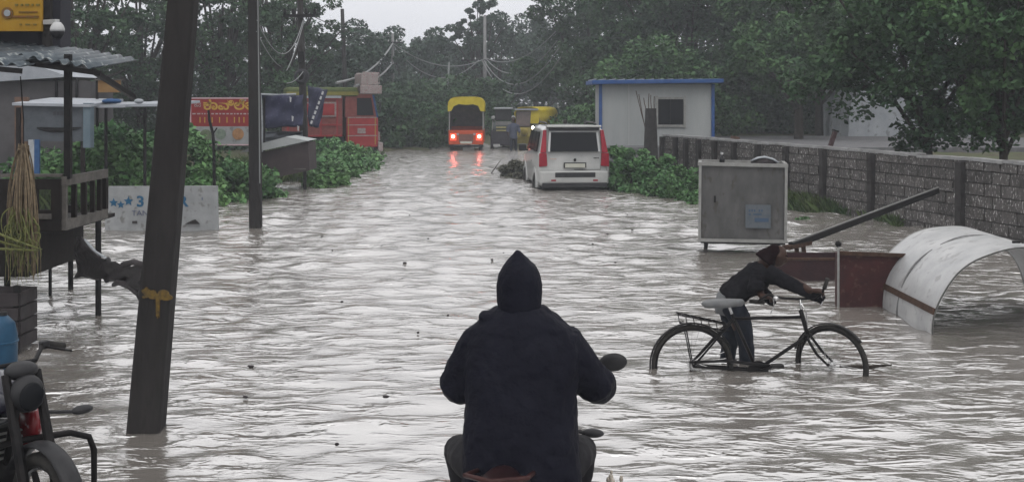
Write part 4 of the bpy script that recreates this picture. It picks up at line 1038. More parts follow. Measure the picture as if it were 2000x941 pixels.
for s in (-1, 1):
    for (y0, y1) in ((.42, 1.08), (1.18, 1.95), (2.05, 2.8)):
        f0, f1 = (0, 0) if y1 < 2.7 else (0, .12)
        plane_quad([(s*.885, y0, 1.22), (s*.885, y1+f1*.6, 1.2), (s*.79, y1-f1, 1.69), (s*.79, y0+(.1 if y0 < .5 else 0), 1.71)], .02, (s, 0, .2)).build('side_window', glassd, suv, local=True)
    MB().tube([(s*.62, .5, 1.9), (s*.62, .8, 1.93), (s*.62, 2.2, 1.93), (s*.62, 2.5, 1.88)], .018, 6).build('roof_rail', blackm, suv, local=True)
    m_ = MB().box((s*1.03, 2.85, 1.22), (.2, .1, .19)).build('mirror', blackm, suv, local=True, bevel=.03)
    MB().bar((s*.88, 2.85, 1.15), (s*1.0, 2.85, 1.17), .04).build('mirror_arm', blackm, m_, local=True)
    for y_ in (.78, 3.42):
        MB().tube(arc((s*.87, y_, .36), .42, R(-5), R(185), 16, 'yz'), .055, 8).build('wheel_arch', suvwhite, suv, local=True, smooth=True)
        wheel_parts(suv, s*.83, y_, .34, .35, .22)
    MB().box((s*.905, 1.62, .93), (.02, .2, .03)).build('door_handle', chrome, suv, local=True)
plane_quad([(-.7, 3.36, 1.17), (.7, 3.36, 1.17), (.62, 2.93, 1.72), (-.62, 2.93, 1.72)], .02, (0, .8, .6)).build('windscreen', glassd, suv, local=True)
for s in (-1, 1): MB().ell((s*.62, 4.3, .8), (.15, .08, .1)).build('headlight', glassd, suv, local=True, smooth=True)
MB().box((0, 4.36, .68), (.8, .06, .18)).build('grille', blackm, suv, local=True, bevel=.01)
for xx in (-.35, .3): MB().ell((xx, .055, 1.36), (.13, .03, .13)).build('headrest', blackm, suv, local=True, smooth=True)

# ------------------------------------------------------------------ orange three wheeled carrier
redlamp = M('lit_tail_lamp', (.9, .05, .03), None, emit=(1, .09, .05), estr=5)
redlamp2 = M('lit_tail_core', (1, .5, .4), None, emit=(1, .2, .15), estr=17)
t = thing('cargo_rickshaw', 'orange cargo rickshaw with yellow canvas hood and two lit red tail lamps', 'rickshaw', (WX(910.5, 51), 51, CH))
mb = MB(); mb.box((0, .9, .66), (1.46, 1.8, .06)); 
for s in (-1, 1): mb.box((s*.745, .9, .9), (.04, 1.8, .56))
mb.box((0, 1.78, .95), (1.45, .04, .66)); mb.build('cargo_bed', orange, t, local=True)
tg = MB().box((0, -.02, .84), (1.5, .05, .62)).build('tailgate', orange, t, local=True, bevel=.02)
MB().box((0, -.055, .8), (.62, .02, .36)).build('tailgate_panel', M('tailgate_dark', (.12, .06, .05), (.2, .1, .08), 10), tg, local=True)
MB().box((0, -.07, .62), (.5, .015, .1)).build('number_plate', plate, t, local=True)
for s in (-1, 1):
    l = MB().box((s*.56, -.06, .86), (.26, .03, .3)).build('tail_light', M('lens_or', (.8, .08, .03), None, rough=.3, emit=(1, .07, .04), estr=1.0), t, local=True, bevel=.01)
    MB().ell((s*.565, -.085, .88), (.075, .02, .075)).build('lamp', redlamp2, l, local=True, smooth=True)
    MB().box((s*.36, -.06, .98), (.1, .02, .08)).build('reflector', palecloth, t, local=True)
    MB().bar((s*.73, .0, 1.1), (s*.73, .0, 2.15), .04).build('hood_post', edgegrey, t, local=True)
    wheel_parts(t, s*.62, .35, .3, .3, .15)
MB().box((0, -.02, .46), (1.5, .1, .09)).build('bumper', steel, t, local=True)
MB().box((.1, .1, .34), (.5, .05, .1)).build('axle', edgegrey, t, local=True)
# hood: arched yellow canvas open at the back
def hood(y0, y1, w_, z0, z1, th, n=18):
    vs = []; fs = []
    def pr(k, o):
        u = k/n; a = math.pi*(1-u); x = (w_-o)*math.copysign(abs(math.cos(a))**.55, math.cos(a)); z = z0+(z1-o-z0)*abs(math.sin(a))**.42; return x, z
    for k in range(n+1):
        for o, y_ in ((0, y0), (th, y0), (th, y1), (0, y1)): x, z = pr(k, o); vs.append((x, y_+(.04*math.sin(k*2.1) if y_ == y0 else 0), z))
    for k in range(n):
        for j in range(4): fs.append((k*4+j, k*4+(j+1) % 4, (k+1)*4+(j+1) % 4, (k+1)*4+j))
    fs += [(0, 1, 2, 3), (n*4+3, n*4+2, n*4+1, n*4)]
    return MB().add(vs, fs)
h_ = hood(-.05, 2.2, .8, 1.95, 2.6, .03).build('hood', yellowc, t, local=True, smooth=True)
mb = MB()    # valance hanging at the opening
mb.prism([(-.78, 1.96), (-.8, 2.2), (-.7, 2.5), (-.3, 2.57), (.3, 2.57), (.7, 2.5), (.8, 2.2), (.78, 1.96), (.62, 1.98), (.52, 2.2), (.3, 2.27), (0, 2.24), (-.32, 2.28), (-.54, 2.18), (-.64, 1.98)], 'y', -.07, -.04)
mb.build('valance', yellowc, h_, local=True)
sheet2 = MB(); 
for s in (-1, 1): sheet2.box((s*.735, 1.1, 1.56), (.02, 2.1, .84))
sheet2.box((0, 2.1, 1.7), (1.45, .03, 1.1)); sheet2.build('side_curtain', M('curtain', (.1, .085, .08), (.15, .12, .11), 5, .9), t, local=True)
MB().box((0, 2.75, 1.1), (1.3, 1.1, 1.2)).build('cab', orange, t, local=True, bevel=.12)
MB().box((0, 2.75, 1.75), (1.26, 1.0, .2)).build('cab_roof', yellowc, t, local=True, bevel=.05)
wheel_parts(t, 0, 3.1, .28, .28, .13)

# ------------------------------------------------------------------ dark vehicle with small canopy
t = thing('goods_carrier', 'dark loaded goods carrier with small white topped canopy, beyond the orange one', 'goods carrier', (WX(983, 53), 53, CH))
dk = M('carrier_dark', (.025, .024, .03), (.05, .045, .055), 6, .6)
MB().box((0, .8, .75), (1.16, 1.6, .7)).build('body', dk, t, local=True, bevel=.04)
MB().box((0, .5, 1.25), (1.0, .9, .32)).build('load', M('load_grey', (.07, .09, .09), (.13, .15, .15), 5, .8), t, local=True, bevel=.05, wrinkle=.03)
MB().box((0, .06, 1.4), (.7, .06, .16)).build('back_panel', farconc, t, local=True, bevel=.01)
MB().box((0, .75, 1.78), (.76, 1.2, .5)).build('canopy', blackm, t, local=True, bevel=.05)
MB().box((0, .7, 2.07), (.86, 1.4, .07)).build('canopy_roof', palecloth, t, local=True, bevel=.02)
for s in (-1, 1):
    MB().ell((s*.46, .2, 1.66), (.1, .05, .08), (0, s*.5, 0)).build('mirror', whitep, t, local=True, smooth=True)
    MB().bar((s*.36, .3, 1.5), (s*.46, .2, 1.64), .04).build('mirror_arm', edgegrey, t, local=True)
    MB().bar((s*.5, .05, 1.0), (s*.47, .05, 1.55), .04).build('corner_bar', edgegrey, t, local=True)
    wheel_parts(t, s*.5, .3, .3, .3, .16)
mb = MB(); mb.box((-.1, -.015, 1.22), (.45, .03, .07)); mb.box((-.1, -.015, 1.08), (.45, .03, .06)); mb.build('stripe', M('dull_yellow', (.3, .28, .12), (.4, .36, .18), 8), t, local=True)
MB().box((-.3, -.02, .42), (.3, .03, .1)).build('number_plate', whitep, t, local=True)
wheel_parts(t, 0, 1.9, .3, .28, .12)

# ------------------------------------------------------------------ oncoming yellow auto rickshaw
t = thing('auto_rickshaw', 'oncoming yellow hooded auto rickshaw with one lit headlamp', 'rickshaw', (WX(1027, 55.5), 55.5, CH), R(-24))
ol = M('rick_body', (.2, .16, .03), (.3, .24, .05), 4, .5)
MB().prism([(-.15, .35), (-.2, .75), (.05, 1.15), (.5, 1.2), (.55, .55), (2.2, .5), (2.3, 1.25), (2.45, .6), (2.3, .3)], 'x', -.62, .62).build('body', ol, t, local=True, bevel=.05)
hood(.15, 2.4, .68, 1.3, 2.12, .03).build('hood', yellowc, t, local=True, smooth=True)
for s in (-1, 1): MB().box((s*.66, 1.6, 1.2), (.03, 1.5, .5)).build('side_flap', yellowc, t, local=True)
MB().box((.42, .12, 1.66), (.44, .03, .66), (R(-8), 0, 0)).build('front_flap', yellowc, t, local=True, bevel=.01)
MB().box((-.2, .2, 1.55), (.78, .04, .72), (R(-14), 0, 0)).build('windscreen', M('rick_glass', (.1, .08, .075), (.16, .12, .11), 3, .2), t, local=True, bevel=.02)
MB().box((0, .08, 2.0), (1.2, .05, .08)).build('visor', palecloth, t, local=True)
MB().ell((0, -.2, .95), (.2, .1, .2)).build('nose', ol, t, local=True, smooth=True)
hl = MB().tube([(.44, -.1, 1.15), (.44, -.2, 1.15)], [.08, .1], 14).build('headlight', chrome, t, local=True)
MB().ell((.44, -.2, 1.15), (.07, .03, .07)).build('lamp', M('lit_lamp', (1, .9, .7), None, emit=(1, .85, .6), estr=16), hl, local=True, smooth=True)
hl = MB().tube([(-.44, -.1, 1.15), (-.44, -.2, 1.15)], [.08, .1], 14).build('headlight', chrome, t, local=True)
wheel_parts(t, 0, .1, .25, .25, .1)
for s in (-1, 1): wheel_parts(t, s*.55, 2.0, .25, .25, .1); MB().bar((s*.6, .3, 1.15), (s*.6, .3, 1.9), .05).build('hood_post', steel, t, local=True)
MB().ell((-.2, .55, 1.45), (.14, .12, .2)).build('seat', maroontruck, t, local=True, smooth=True)

# ------------------------------------------------------------------ red truck
t = thing('truck', 'red truck with white crown board and yellow edged load, half behind bushes', 'truck', (WX(668, 45), 45, CH+.1), R(-76))
# local: heading +Y (to the right of the picture), width along X
def tb(a, b, name, m, bev=.02, parent=t):
    c = [(a[i]+b[i])/2 for i in range(3)]; d = [abs(b[i]-a[i]) for i in range(3)]
    return MB().box(c, d).build(name, m, parent, local=True, bevel=bev)
cabb = tb((-1.05, .05, .6), (1.05, 1.25, 1.75), 'cab', redtruck, .06)
MB().prism([(.0, 1.73), (1.22, 1.73), (1.02, 2.62), (.0, 2.62)], 'x', -1.02, 1.02).build('cab_upper', maroontruck, t, local=True, bevel=.03)
plane_quad([(-.9, 1.215, 1.8), (.9, 1.215, 1.8), (.85, 1.06, 2.5), (-.85, 1.06, 2.5)], .03, (0, 1, .2)).build('windscreen', glassd, t, local=True)
for s in (-1, 1):
    plane_quad([(s*1.025, .45, 1.8), (s*1.025, 1.08, 1.8), (s*1.025, .98, 2.45), (s*1.025, .45, 2.45)], .02, (s, 0, 0)).build('cab_window', glassd, t, local=True)
    MB().bar((s*1.04, 1.22, 1.72), (s*1.04, 1.06, 2.55), .06).build('pillar', bluecloth if s > 0 else edgegrey, t, local=True)
    MB().box((s*.72, 1.3, 1.0), (.34, .08, .34)).build('headlight_panel', pinkwhite, t, local=True, bevel=.02)
    hl = MB().ell((s*.72, 1.35, .98), (.1, .03, .1)).build('headlight', glassd, t, local=True, smooth=True)
    m_ = MB().box((s*1.22, 1.3, 2.1), (.16, .05, .38)).build('mirror', blackm, t, local=True, bevel=.01)
    MB().bar((s*1.0, 1.2, 2.3), (s*1.22, 1.3, 2.25), .03).build('mirror_arm', steel, m_, local=True)
tb((-1.12, .55, 2.6), (1.12, 1.38, 2.92), 'crown_board', pinkwhite, .03)
cb = tb((-1.08, .6, 2.92), (1.08, 1.25, 3.38), 'crown_rack', pinkwhite, .03)
for s in (-1, 1): MB().tube([(s*1.06, .62, 2.92), (s*1.06, 1.3, 3.0), (s*1.04, 1.28, 3.38), (s*1.04, .66, 3.4)], .03, 6).build('crown_rail', pinkwhite, t, local=True)
for z_ in (1.02, 1.42, 1.7): tb((1.052, .1, z_), (1.066, 1.2, z_+.035), 'trim_line', pinkwhite, 0)
for y_ in (.12, 1.12): tb((1.052, y_, .7), (1.066, y_+.03, 1.7), 'trim_line', M('trim_yellow', (.3, .22, .04), None), 0)
MB().box((1.07, .62, 1.22), (.02, .3, .2)).build('door_emblem', pinkwhite, t, local=True)
tb((-1.15, 1.24, .45), (1.15, 1.42, .78), 'bumper', pinkwhite, .03)
mb = MB()
for i in range(9): mb.box((-1.0+i*.25, 1.3, .38), (.12, .06, .1))
mb.build('bumper_fringe', pinkwhite, t, local=True)
tb((-.5, 1.25, .9), (.5, 1.29, 1.6), 'grille', blackm, .01)
tb((-1.15, -2.2, 1.0), (1.15, -.1, 2.5), 'cargo_box', maroontruck, .02)
mb = MB()
for i in range(4): mb.box((1.165, -2.1+i*.6, 1.75), (.05, .07, 1.45))
for z in (1.05, 1.45, 2.42): mb.box((1.18, -1.15, z), (.04, 2.05, .06))
mb.build('side_ribs', redtruck, t, local=True)
for y0 in (-.95, -1.85): 
    f = tb((1.17, y0, 1.75), (1.2, y0+.62, 2.3), 'side_panel', pinkwhite, .005); tb((1.2, y0+.07, 1.81), (1.212, y0+.55, 2.24), 'panel_picture', redtruck, 0, f)
tb((1.16, -1.9, 2.44), (1.24, -.15, 2.53), 'white_edge', palecloth, .005)
tb((-1.1, -2.15, 2.5), (1.1, .5, 2.85), 'load', M('load_green', (.06, .085, .03), (.1, .12, .04), 4, .8, bump=.4), .1)
tb((1.09, -2.15, 2.55), (1.13, .5, 2.68), 'load_band', M('olive_yellow', (.16, .15, .035), (.22, .2, .05), 5), 0)
tb((-.5, -2.2, .72), (.5, 1.2, .98), 'chassis', steel, 0)
for y_ in (.62, -1.55):
    for s in (-1, 1): wheel_parts(t, s*.92, y_, .42, .48, .26, rimm=maroontruck)
tk = empty('tarp_sheet', (0, 0, 0)); tag(tk, 'dark blue speckled tarpaulin hanging over the rear of the red truck', 'tarpaulin')
tk.location = P(620, 220, 42.2)
sh = sheet('sheet', (P(603, 168, 42.5), P(640, 176, 42.2), P(622, 250, 42.2), P(602, 246, 42.5)), tarp, tk, seed=6, wob=.06)
mb = MB()
for i in range(7):
    c = P(630-i*3.6, 182+i*9.5, 42.02); mb.box(c, (.07, .01, .12), (0, R(15), 0))
mb.build('white_patches', whitep, tk)

# ------------------------------------------------------------------ people helpers
def fingers(mb, base, along, fwd, up, L=.085, r=.0085, curl=1.0):
    """four curled fingers and a thumb; along = axis of the bar held, fwd = away from wrist"""
    base, along, fwd, up = Vector(base), Vector(along).normalized(), Vector(fwd).normalized(), Vector(up).normalized()
    mb.ell(base, (.045, .05, .02) if abs(along.x) > .7 else (.05, .045, .022), nu=12, nv=8)
    for i, k in enumerate((.9, 1.05, 1.0, .8)):
        b = base+along*(-.033+i*.022)+fwd*.03; pts = [b]; a = 0; p = b; seg = L*k/3
        for j in range(3):
            a += R(28+22*j)*curl; p = p+(fwd*math.cos(a)-up*math.sin(a))*seg; pts.append(p)
        mb.tube(pts, [r, r, r*.92, r*.75], 7); mb.ell(pts[-1], r*.75, nu=7, nv=5)
    b = base-along*.036-up*.004; mb.tube([b, b+fwd*.03-along*.02-up*.01, b+fwd*.055-up*.03], [r*1.2, r*1.1, r*.85], 7)
def face(mb, c, fwd, s=1.0, up=(0, 0, 1)):
    c, f = Vector(c), Vector(fwd).normalized(); up = Vector(up).normalized(); rgt = f.cross(up).normalized(); up = rgt.cross(f)
    ang = math.atan2(-f.x, f.y)
    el = Matrix((rgt, f, up)).transposed().to_euler()
    mb.ell(c, (.073*s, .092*s, .11*s), el); mb.ell(c+f*.03*s-up*.05*s, (.052*s, .06*s, .06*s), el)
    mb.ell(c+f*.1*s-up*.012*s, (.013*s, .018*s, .024*s), el)                       # nose
    mb.ell(c+f*.082*s-up*.056*s, (.024*s, .012*s, .008*s), el)                      # lips
    mb.ell(c+f*.086*s+up*.022*s, (.045*s, .01*s, .008*s), el)                       # brow
    for q in (-1, 1): mb.ell(c+rgt*q*.075*s, (.01*s, .02*s, .03*s), el); mb.ell(c+f*.083*s+rgt*q*.03*s+up*.006*s, (.014*s, .009*s, .008*s), el)

def wader(label, loc, rz, shirt, trous, cap=None, arms=0, H=1.0):
    t = thing('person', label, 'person', loc, rz, None)
    b = MB()
    face(b, (0, .02, 1.6*H), (0, 1, -.05)); b.tube([(0, 0, 1.35*H), (0, .01, 1.52*H)], [.06, .052], 10)
    for s in (-1, 1):
        b.tube([(s*.19, 0, 1.38*H), (s*.25, .02, 1.12*H), (s*.24, .16+arms, .98*H+arms*.3)], [.045, .04, .028], 9)
        b.ell((s*.235, .2+arms, .95*H+arms*.3), (.025, .05, .045))
        for i in range(4): b.tube([(s*.235+(i-1.5)*.017, .22+arms, .94*H+arms*.3), (s*.235+(i-1.5)*.018, .25+arms, .9*H+arms*.3)], [.009, .007], 6)
        b.tube([(s*.1, s*.07, .3), (s*.11, s*.1, .04)], [.05, .035], 8); b.ell((s*.11, s*.1+.06, .03), (.045, .12, .035))
    b.loft([((0, 0, .85*H), .15, .1), ((0, 0, 1.1*H), .14, .1), ((0, 0, 1.36*H), .17, .1), ((0, 0, 1.42*H), .1, .07)], 16)
    b.build('body', skin, t, local=True, remesh=.014, smooth_it=2)
    c = MB(); c.loft([((0, 0, .78*H), .175, .13), ((0, 0, 1.05*H), .165, .125), ((0, 0, 1.3*H), .2, .13), ((0, 0, 1.4*H), .17, .1), ((0, 0, 1.45*H), .08, .07)], 18)
    for s in (-1, 1): c.tube([(s*.17, 0, 1.37*H), (s*.25, .02, 1.14*H), (s*.245, .1+arms*.6, 1.04*H)], [.068, .062, .055], 10)
    c.build('shirt', shirt, t, local=True, remesh=.016, smooth_it=2, wrinkle=.015)
    c = MB(); c.loft([((0, 0, .72*H), .16, .12), ((0, 0, .92*H), .155, .12)], 16)
    for s in (-1, 1): c.tube([(s*.085, 0, .88*H), (s*.1, s*.06+.03, .48*H), (s*.11, s*.1, .12)], [.088, .07, .055], 10)
    c.build('trousers', trous, t, local=True, remesh=.016, smooth_it=2, wrinkle=.015)
    h = MB(); h.ell((0, -.005, 1.63*H), (.082, .1, .098), (.25, 0, 0)); h.build('cap' if cap else 'hair', cap or hair, t, local=True, remesh=.012)
    return t
wader('person in bluish clothes wading between the dark carrier and the white car', (WX(1003, 51.5), 51.5, CH), R(180), M('shirt_slate', (.05, .06, .09), (.08, .09, .13), 6, .9), denim)
wader('distant dark haired person whose head shows above the white car roof centre', (WX(1104, 45), 45, CH), R(10), darkshirt, denim, H=1.0)
wader('distant dark capped person whose head shows above the right of the car roof', (WX(1144, 46), 46, CH), R(-10), maroonshirt, denim, cap=blackm, H=.97)

# ------------------------------------------------------------------ motorcycles
def motorcycle(label, loc, rz, tankm, shroudm, seatm, stripem=None, mirrors=True, guard=True, grab=False):
    t = thing('motorcycle', label, 'motorcycle', loc, rz)
    L = dict(local=True)
    for y_, r_, wd_ in ((-.65, .3, .1), (.68, .3, .08)):
        w_ = MB().tube(arc((0, y_, .3), r_-wd_*.45, 0, 6.283*(1-1/32), 31, 'yz'), wd_*.5, 10, closed=True, ref=(1, 0, 0)).build('wheel', rubber, t, smooth=True, **L)
        MB().tube(arc((0, y_, .3), r_-wd_*.95, 0, 6.283*(1-1/32), 31, 'yz'), .014, 6, closed=True).build('rim', chrome, w_, **L)
        mb = MB()
        for k in range(6): a = k*math.pi/3; mb.bar((0, y_, .3), (0, y_+.21*math.cos(a), .3+.21*math.sin(a)), .03, .014)
        mb.disc((0, y_, .3), .05, .1, 'x'); mb.build('spokes', steel, w_, **L)
    MB().tube(arc((0, .68, .3), .34, R(15), R(150), 12, 'yz'), .055, 8, sy=.35, ref=(1, 0, 0)).build('front_mudguard', blackm, t, smooth=True, **L)
    MB().tube(arc((0, -.65, .3), .35, R(60), R(175), 12, 'yz'), .07, 8, sy=.35, ref=(1, 0, 0)).build('rear_mudguard', blackm, t, smooth=True, **L)
    for s in (-1, 1):
        MB().tube([(s*.085, .44, .98), (s*.085, .69, .3)], [.024, .032], 8).build('fork', steel, t, **L)
        MB().tube([(s*.13, -.35, .72), (s*.13, -.62, .32)], [.03, .026], 8).build('shock_absorber', steel, t, **L)
        MB().bar((s*.1, -.1, .3), (s*.3, -.1, .3), .03).build('footpeg', rubber, t, **L)
    fm = MB(); fm.tube([(0, .42, .92), (0, .3, .5), (0, .1, .25), (0, -.2, .25), (0, -.3, .6), (0, -.6, .75)], .024, 8); fm.tube([(0, .42, .86), (0, .1, .76), (0, -.6, .72)], .024, 8); fm.bar((0, -.2, .32), (0, -.65, .3), .05); fm.build('frame', steel, t, **L)
    e = MB(); e.loft([((0, .12, .24), .13, .19, .5), ((0, .12, .42), .15, .2, .5), ((0, .14, .5), .09, .13, .5), ((0, .17, .66), .09, .11, .5)], 16); e.build('engine', steel, t, bevel=.01, **L)
    mb = MB()
    for k in range(5): mb.box((0, .16, .5+k*.033), (.22, .26, .01))
    mb.build('cooling_fins', edgegrey, t, **L)
    tk = MB(); tk.ell((0, .14, .83), (.15, .27, .12), (-.12, 0, 0), 24, 14); tk.ell((0, -.02, .8), (.11, .2, .08)); tk.build('tank', tankm, t, remesh=.012, smooth_it=3, **L)
    if stripem:
        for s in (-1, 1): MB().tube([(s*.145, -.02, .8), (s*.165, .12, .82), (s*.14, .3, .87)], [.008, .035, .01], 8, sy=.3, ref=(0, 0, 1)).build('tank_stripe', stripem, t, smooth=True, **L)
    for s in (-1, 1):
        MB().ell((s*.15, .2, .63), (.06, .2, .16), (.3, 0, s*.15), 18, 12).build('shroud', shroudm, t, smooth=True, **L)
        MB().ell((s*.12, -.3, .6), (.04, .17, .1), (0, 0, 0), 16, 10).build('side_cover', shroudm, t, smooth=True, **L)
    st = MB(); st.loft([((0, -.33, .74), .13, .42, .6), ((0, -.33, .8), .145, .43, .6), ((0, -.33, .845), .11, .4, .6)], 24); st.build('seat', seatm, t, smooth=True, sub=1, **L)
    tl = MB(); tl.ell((0, -.76, .8), (.11, .2, .07), (.25, 0, 0), 20, 12); tl = tl.build('tail_cowl', tankm, t, smooth=True, **L)
    MB().ell((0, -.94, .83), (.07, .03, .035)).build('tail_light', redlens, tl, smooth=True, **L)
    MB().tube([(.13, -.5, .82), (.14, -.85, .9), (0, -.98, .92), (-.14, -.85, .9), (-.13, -.5, .82)], .012, 8).build('grab_rail', edgegrey if not grab else M('rail_red', (.03, .01, .01), (.045, .014, .012), 10, .4), t, smooth=True, **L)
    MB().box((0, -.98, .6), (.2, .01, .12)).build('number_plate', plate, t, **L)
    MB().tube([(.12, .2, .3), (.15, -.1, .26), (.16, -.4, .3), (.17, -.95, .42)], [.02, .022, .045, .05], 10).build('exhaust', chrome, t, smooth=True, **L)
    hb = MB().tube([(-.38, .16, 1.02), (-.24, .22, 1.06), (-.1, .4, 1.02), (.1, .4, 1.02), (.24, .22, 1.06), (.38, .16, 1.02)], .013, 8).build('handlebar', steel, t, smooth=True, **L)
    for s in (-1, 1):
        MB().tube([(s*.26, .212, 1.055), (s*.40, .15, 1.015)], .021, 10).build('grip', rubber, hb, smooth=True, **L)
        MB().tube([(s*.24, .25, 1.05), (s*.28, .29, 1.04), (s*.4, .24, 1.0)], .007, 6).build('lever', steel, hb, smooth=True, **L)
        MB().box((s*.24, .235, 1.06), (.05, .04, .045)).build('switch_box', blackm, hb, bevel=.006, **L)
        if mirrors:
            m_ = MB().tube([(s*.25, .24, 1.08), (s*.33, .3, 1.14), (s*.40, .33, 1.15)], .007, 6).build('mirror_stalk', steel, hb, **L)
            m_ = MB().ell((s*.44, .335, 1.165), (.078, .022, .05), (0, s*-.15, 0), 18, 10).build('mirror', blackm, hb, smooth=True, **L)
        i_ = MB().tube([(s*.1, .5, .76), (s*.26, .5, .73)], .01, 6).build('indicator_stalk', blackm, t, **L)
        MB().ell((s*.315, .5, .73), (.065, .035, .025)).build('indicator', M('amber', (.12, .05, .01), (.2, .08, .02), 9, .3) if False else blackm, i_, smooth=True, **L)
    h_ = MB(); h_.ell((0, .5, .88), (.09, .07, .1), nu=20, nv=12); h_.ell((0, .44, .99), (.09, .07, .05)); h_ = h_.build('headlight_cowl', blackm, t, smooth=True, **L)
    MB().ell((0, .555, .87), (.07, .025, .075)).build('headlight', glassd, h_, smooth=True, **L)
    if guard:
        MB().tube([(0, .36, .6), (-.28, .44, .6), (-.38, .46, .56), (-.41, .46, .48), (-.41, .46, .3), (-.3, .4, .18), (0, .34, .18), (.3, .4, .18), (.41, .46, .3), (.41, .46, .48), (.38, .46, .56), (.28, .44, .6), (0, .36, .6)], .018, 8).build('crash_guard', steel, t, smooth=True, **L)
    return t
bikeredm = M('bike_red', (.13, .008, .012), (.22, .015, .02), 4, .22, coat=.5, c3=(.42, .42, .43))
motorcycle('parked motorcycle with dark tank and red white side shrouds, lower corner', (-2.64, 5.86, .11), R(230), M('bike_navy', (.012, .012, .022), (.02, .02, .035), 4, .2, coat=.5), bikeredm, blackm, stripem=palecloth, mirrors=False).scale = (.9, .9, .9)
motorcycle('motorcycle ridden by the hooded rider, dark with a reddish tail', (.06, 6.12, -.3), R(-9), M('bike_maroon', (.014, .006, .007), (.025, .009, .009), 5, .3, coat=.3), blackm, blackm, guard=False, grab=True)
for o_ in list(bpy.data.objects):
    if o_.name.startswith('mirror') and o_.parent and o_.parent.name.startswith('handlebar') and (sum(v_.co.x for v_ in o_.data.vertices) < 0): bpy.data.objects.remove(o_)

# ------------------------------------------------------------------ hooded rider
Y0 = 5.72
t = thing('person', 'person in a black hooded raincoat riding a motorcycle away through the water', 'person', (.03, Y0, CH))
b = MB()
face(b, (.035, Y0+.16, 1.39), (.05, 1, -.15)); b.tube([(.035, Y0+.08, 1.18), (.035, Y0+.12, 1.34)], [.06, .055], 10)
b.loft([((.04, Y0+.02, .5), .15, .11), ((.04, Y0+.05, .85), .15, .11), ((.04, Y0+.1, 1.12), .18, .11), ((.035, Y0+.1, 1.22), .09, .07)], 16)
lh = Vector((-.27, 6.32, .735)); rh = Vector((.455, 6.22, .735))
for s, sh_, el_, h_ in ((-1, (-.14, Y0+.1, 1.12), (-.27, Y0+.2, .87), lh), (1, (.24, Y0+.1, 1.12), (.42, Y0+.2, .87), rh)):
    b.tube([sh_, el_, h_+Vector((0, -.07, .03))], [.055, .045, .028], 10)
    b.tube([(.04+s*.1, Y0+.05, .52), (.04+s*.27, 6.2, .44), (.04+s*.22, 6.02, .08), (.04+s*.22, 6.05, .03)], [.08, .06, .042, .04], 10)
    b.ell((.04+s*.22, 6.12, .0), (.045, .13, .035))
    fingers(b, h_+Vector((0, -.01, .035)), (1, 0, 0), (0, 1, -.1), (0, .1, 1))
b.build('body', skin, t, remesh=.011, smooth_it=1)
c = MB()
ys = [Y0+.0, Y0+.0, Y0+.02, Y0+.05, Y0+.08, Y0+.1, Y0+.1, Y0+.1, Y0+.1]
c.loft([((.045, ys[0], .38), .30, .22, .85), ((.045, ys[1], .52), .288, .205, .85), ((.045, ys[2], .68), .277, .195, .85), ((.042, ys[3], .86), .272, .19, .85), ((.045, ys[4], 1.0), .292, .19, .85),
        ((.045, ys[5], 1.1), .283, .18, .85), ((.042, ys[6], 1.17), .245, .16, .9), ((.04, ys[7], 1.225), .178, .135, .95), ((.038, ys[8], 1.27), .115, .11)], 28)
# left sleeve, right sleeve (hang loose at the elbows)
c.tube([(-.13, Y0+.1, 1.10), (-.205, Y0+.13, .98), (-.268, Y0+.17, .86), (-.27, Y0+.28, .83), (-.27, 6.1, .80), (-.27, 6.22, .79)], [.11, .108, .096, .088, .066, .05], 14)
c.tube([(-.27, Y0+.14, .84), (-.275, Y0+.2, .83)], [.065, .06], 12)
c.tube([(.23, Y0+.1, 1.09), (.32, Y0+.13, .98), (.42, Y0+.17, .86), (.445, Y0+.26, .83), (.455, 6.05, .80), (.455, 6.14, .79)], [.115, .108, .094, .09, .07, .052], 14)
c.tube([(.42, Y0+.18, .84), (.475, Y0+.2, .83)], [.075, .062], 12)
c.ell((-.12, Y0+.06, 1.225), (.05, .05, .03))
c.build('raincoat', cloth, t, remesh=.012, smooth_it=3, wrinkle=.034, wscale=.11)
h = MB()
h.loft([((.036, Y0+.1, 1.19), .115, .11), ((.037, Y0+.1, 1.25), .107, .115), ((.037, Y0+.11, 1.31), .113, .13), ((.036, Y0+.12, 1.37), .116, .135), ((.036, Y0+.115, 1.42), .106, .13), ((.034, Y0+.105, 1.47), .08, .1), ((.032, Y0+.09, 1.51), .048, .06), ((.03, Y0+.075, 1.537), .022, .03), ((.03, Y0+.07, 1.552), .008, .01)], 24)
h.build('hood', cloth, t, remesh=.011, smooth_it=2, wrinkle=.012, wscale=.07)
c = MB()
for s in (-1, 1):
    c.tube([(.045+s*.13, Y0-.02, .5), (.045+s*.25, Y0+.14, .505), (.045+s*.315, 6.12, .47), (.045+s*.29, 6.12, .3), (.045+s*.23, 6.02, .02)], [.12, .105, .085, .075, .06], 14)
c.build('trousers', trouser, t, remesh=.014, smooth_it=3, wrinkle=.02, wscale=.08)

tag(MB().box((-3.4, 4.4, -.2), (3, 3.7, .5)).build('raised_step', concrete2), kind='structure')
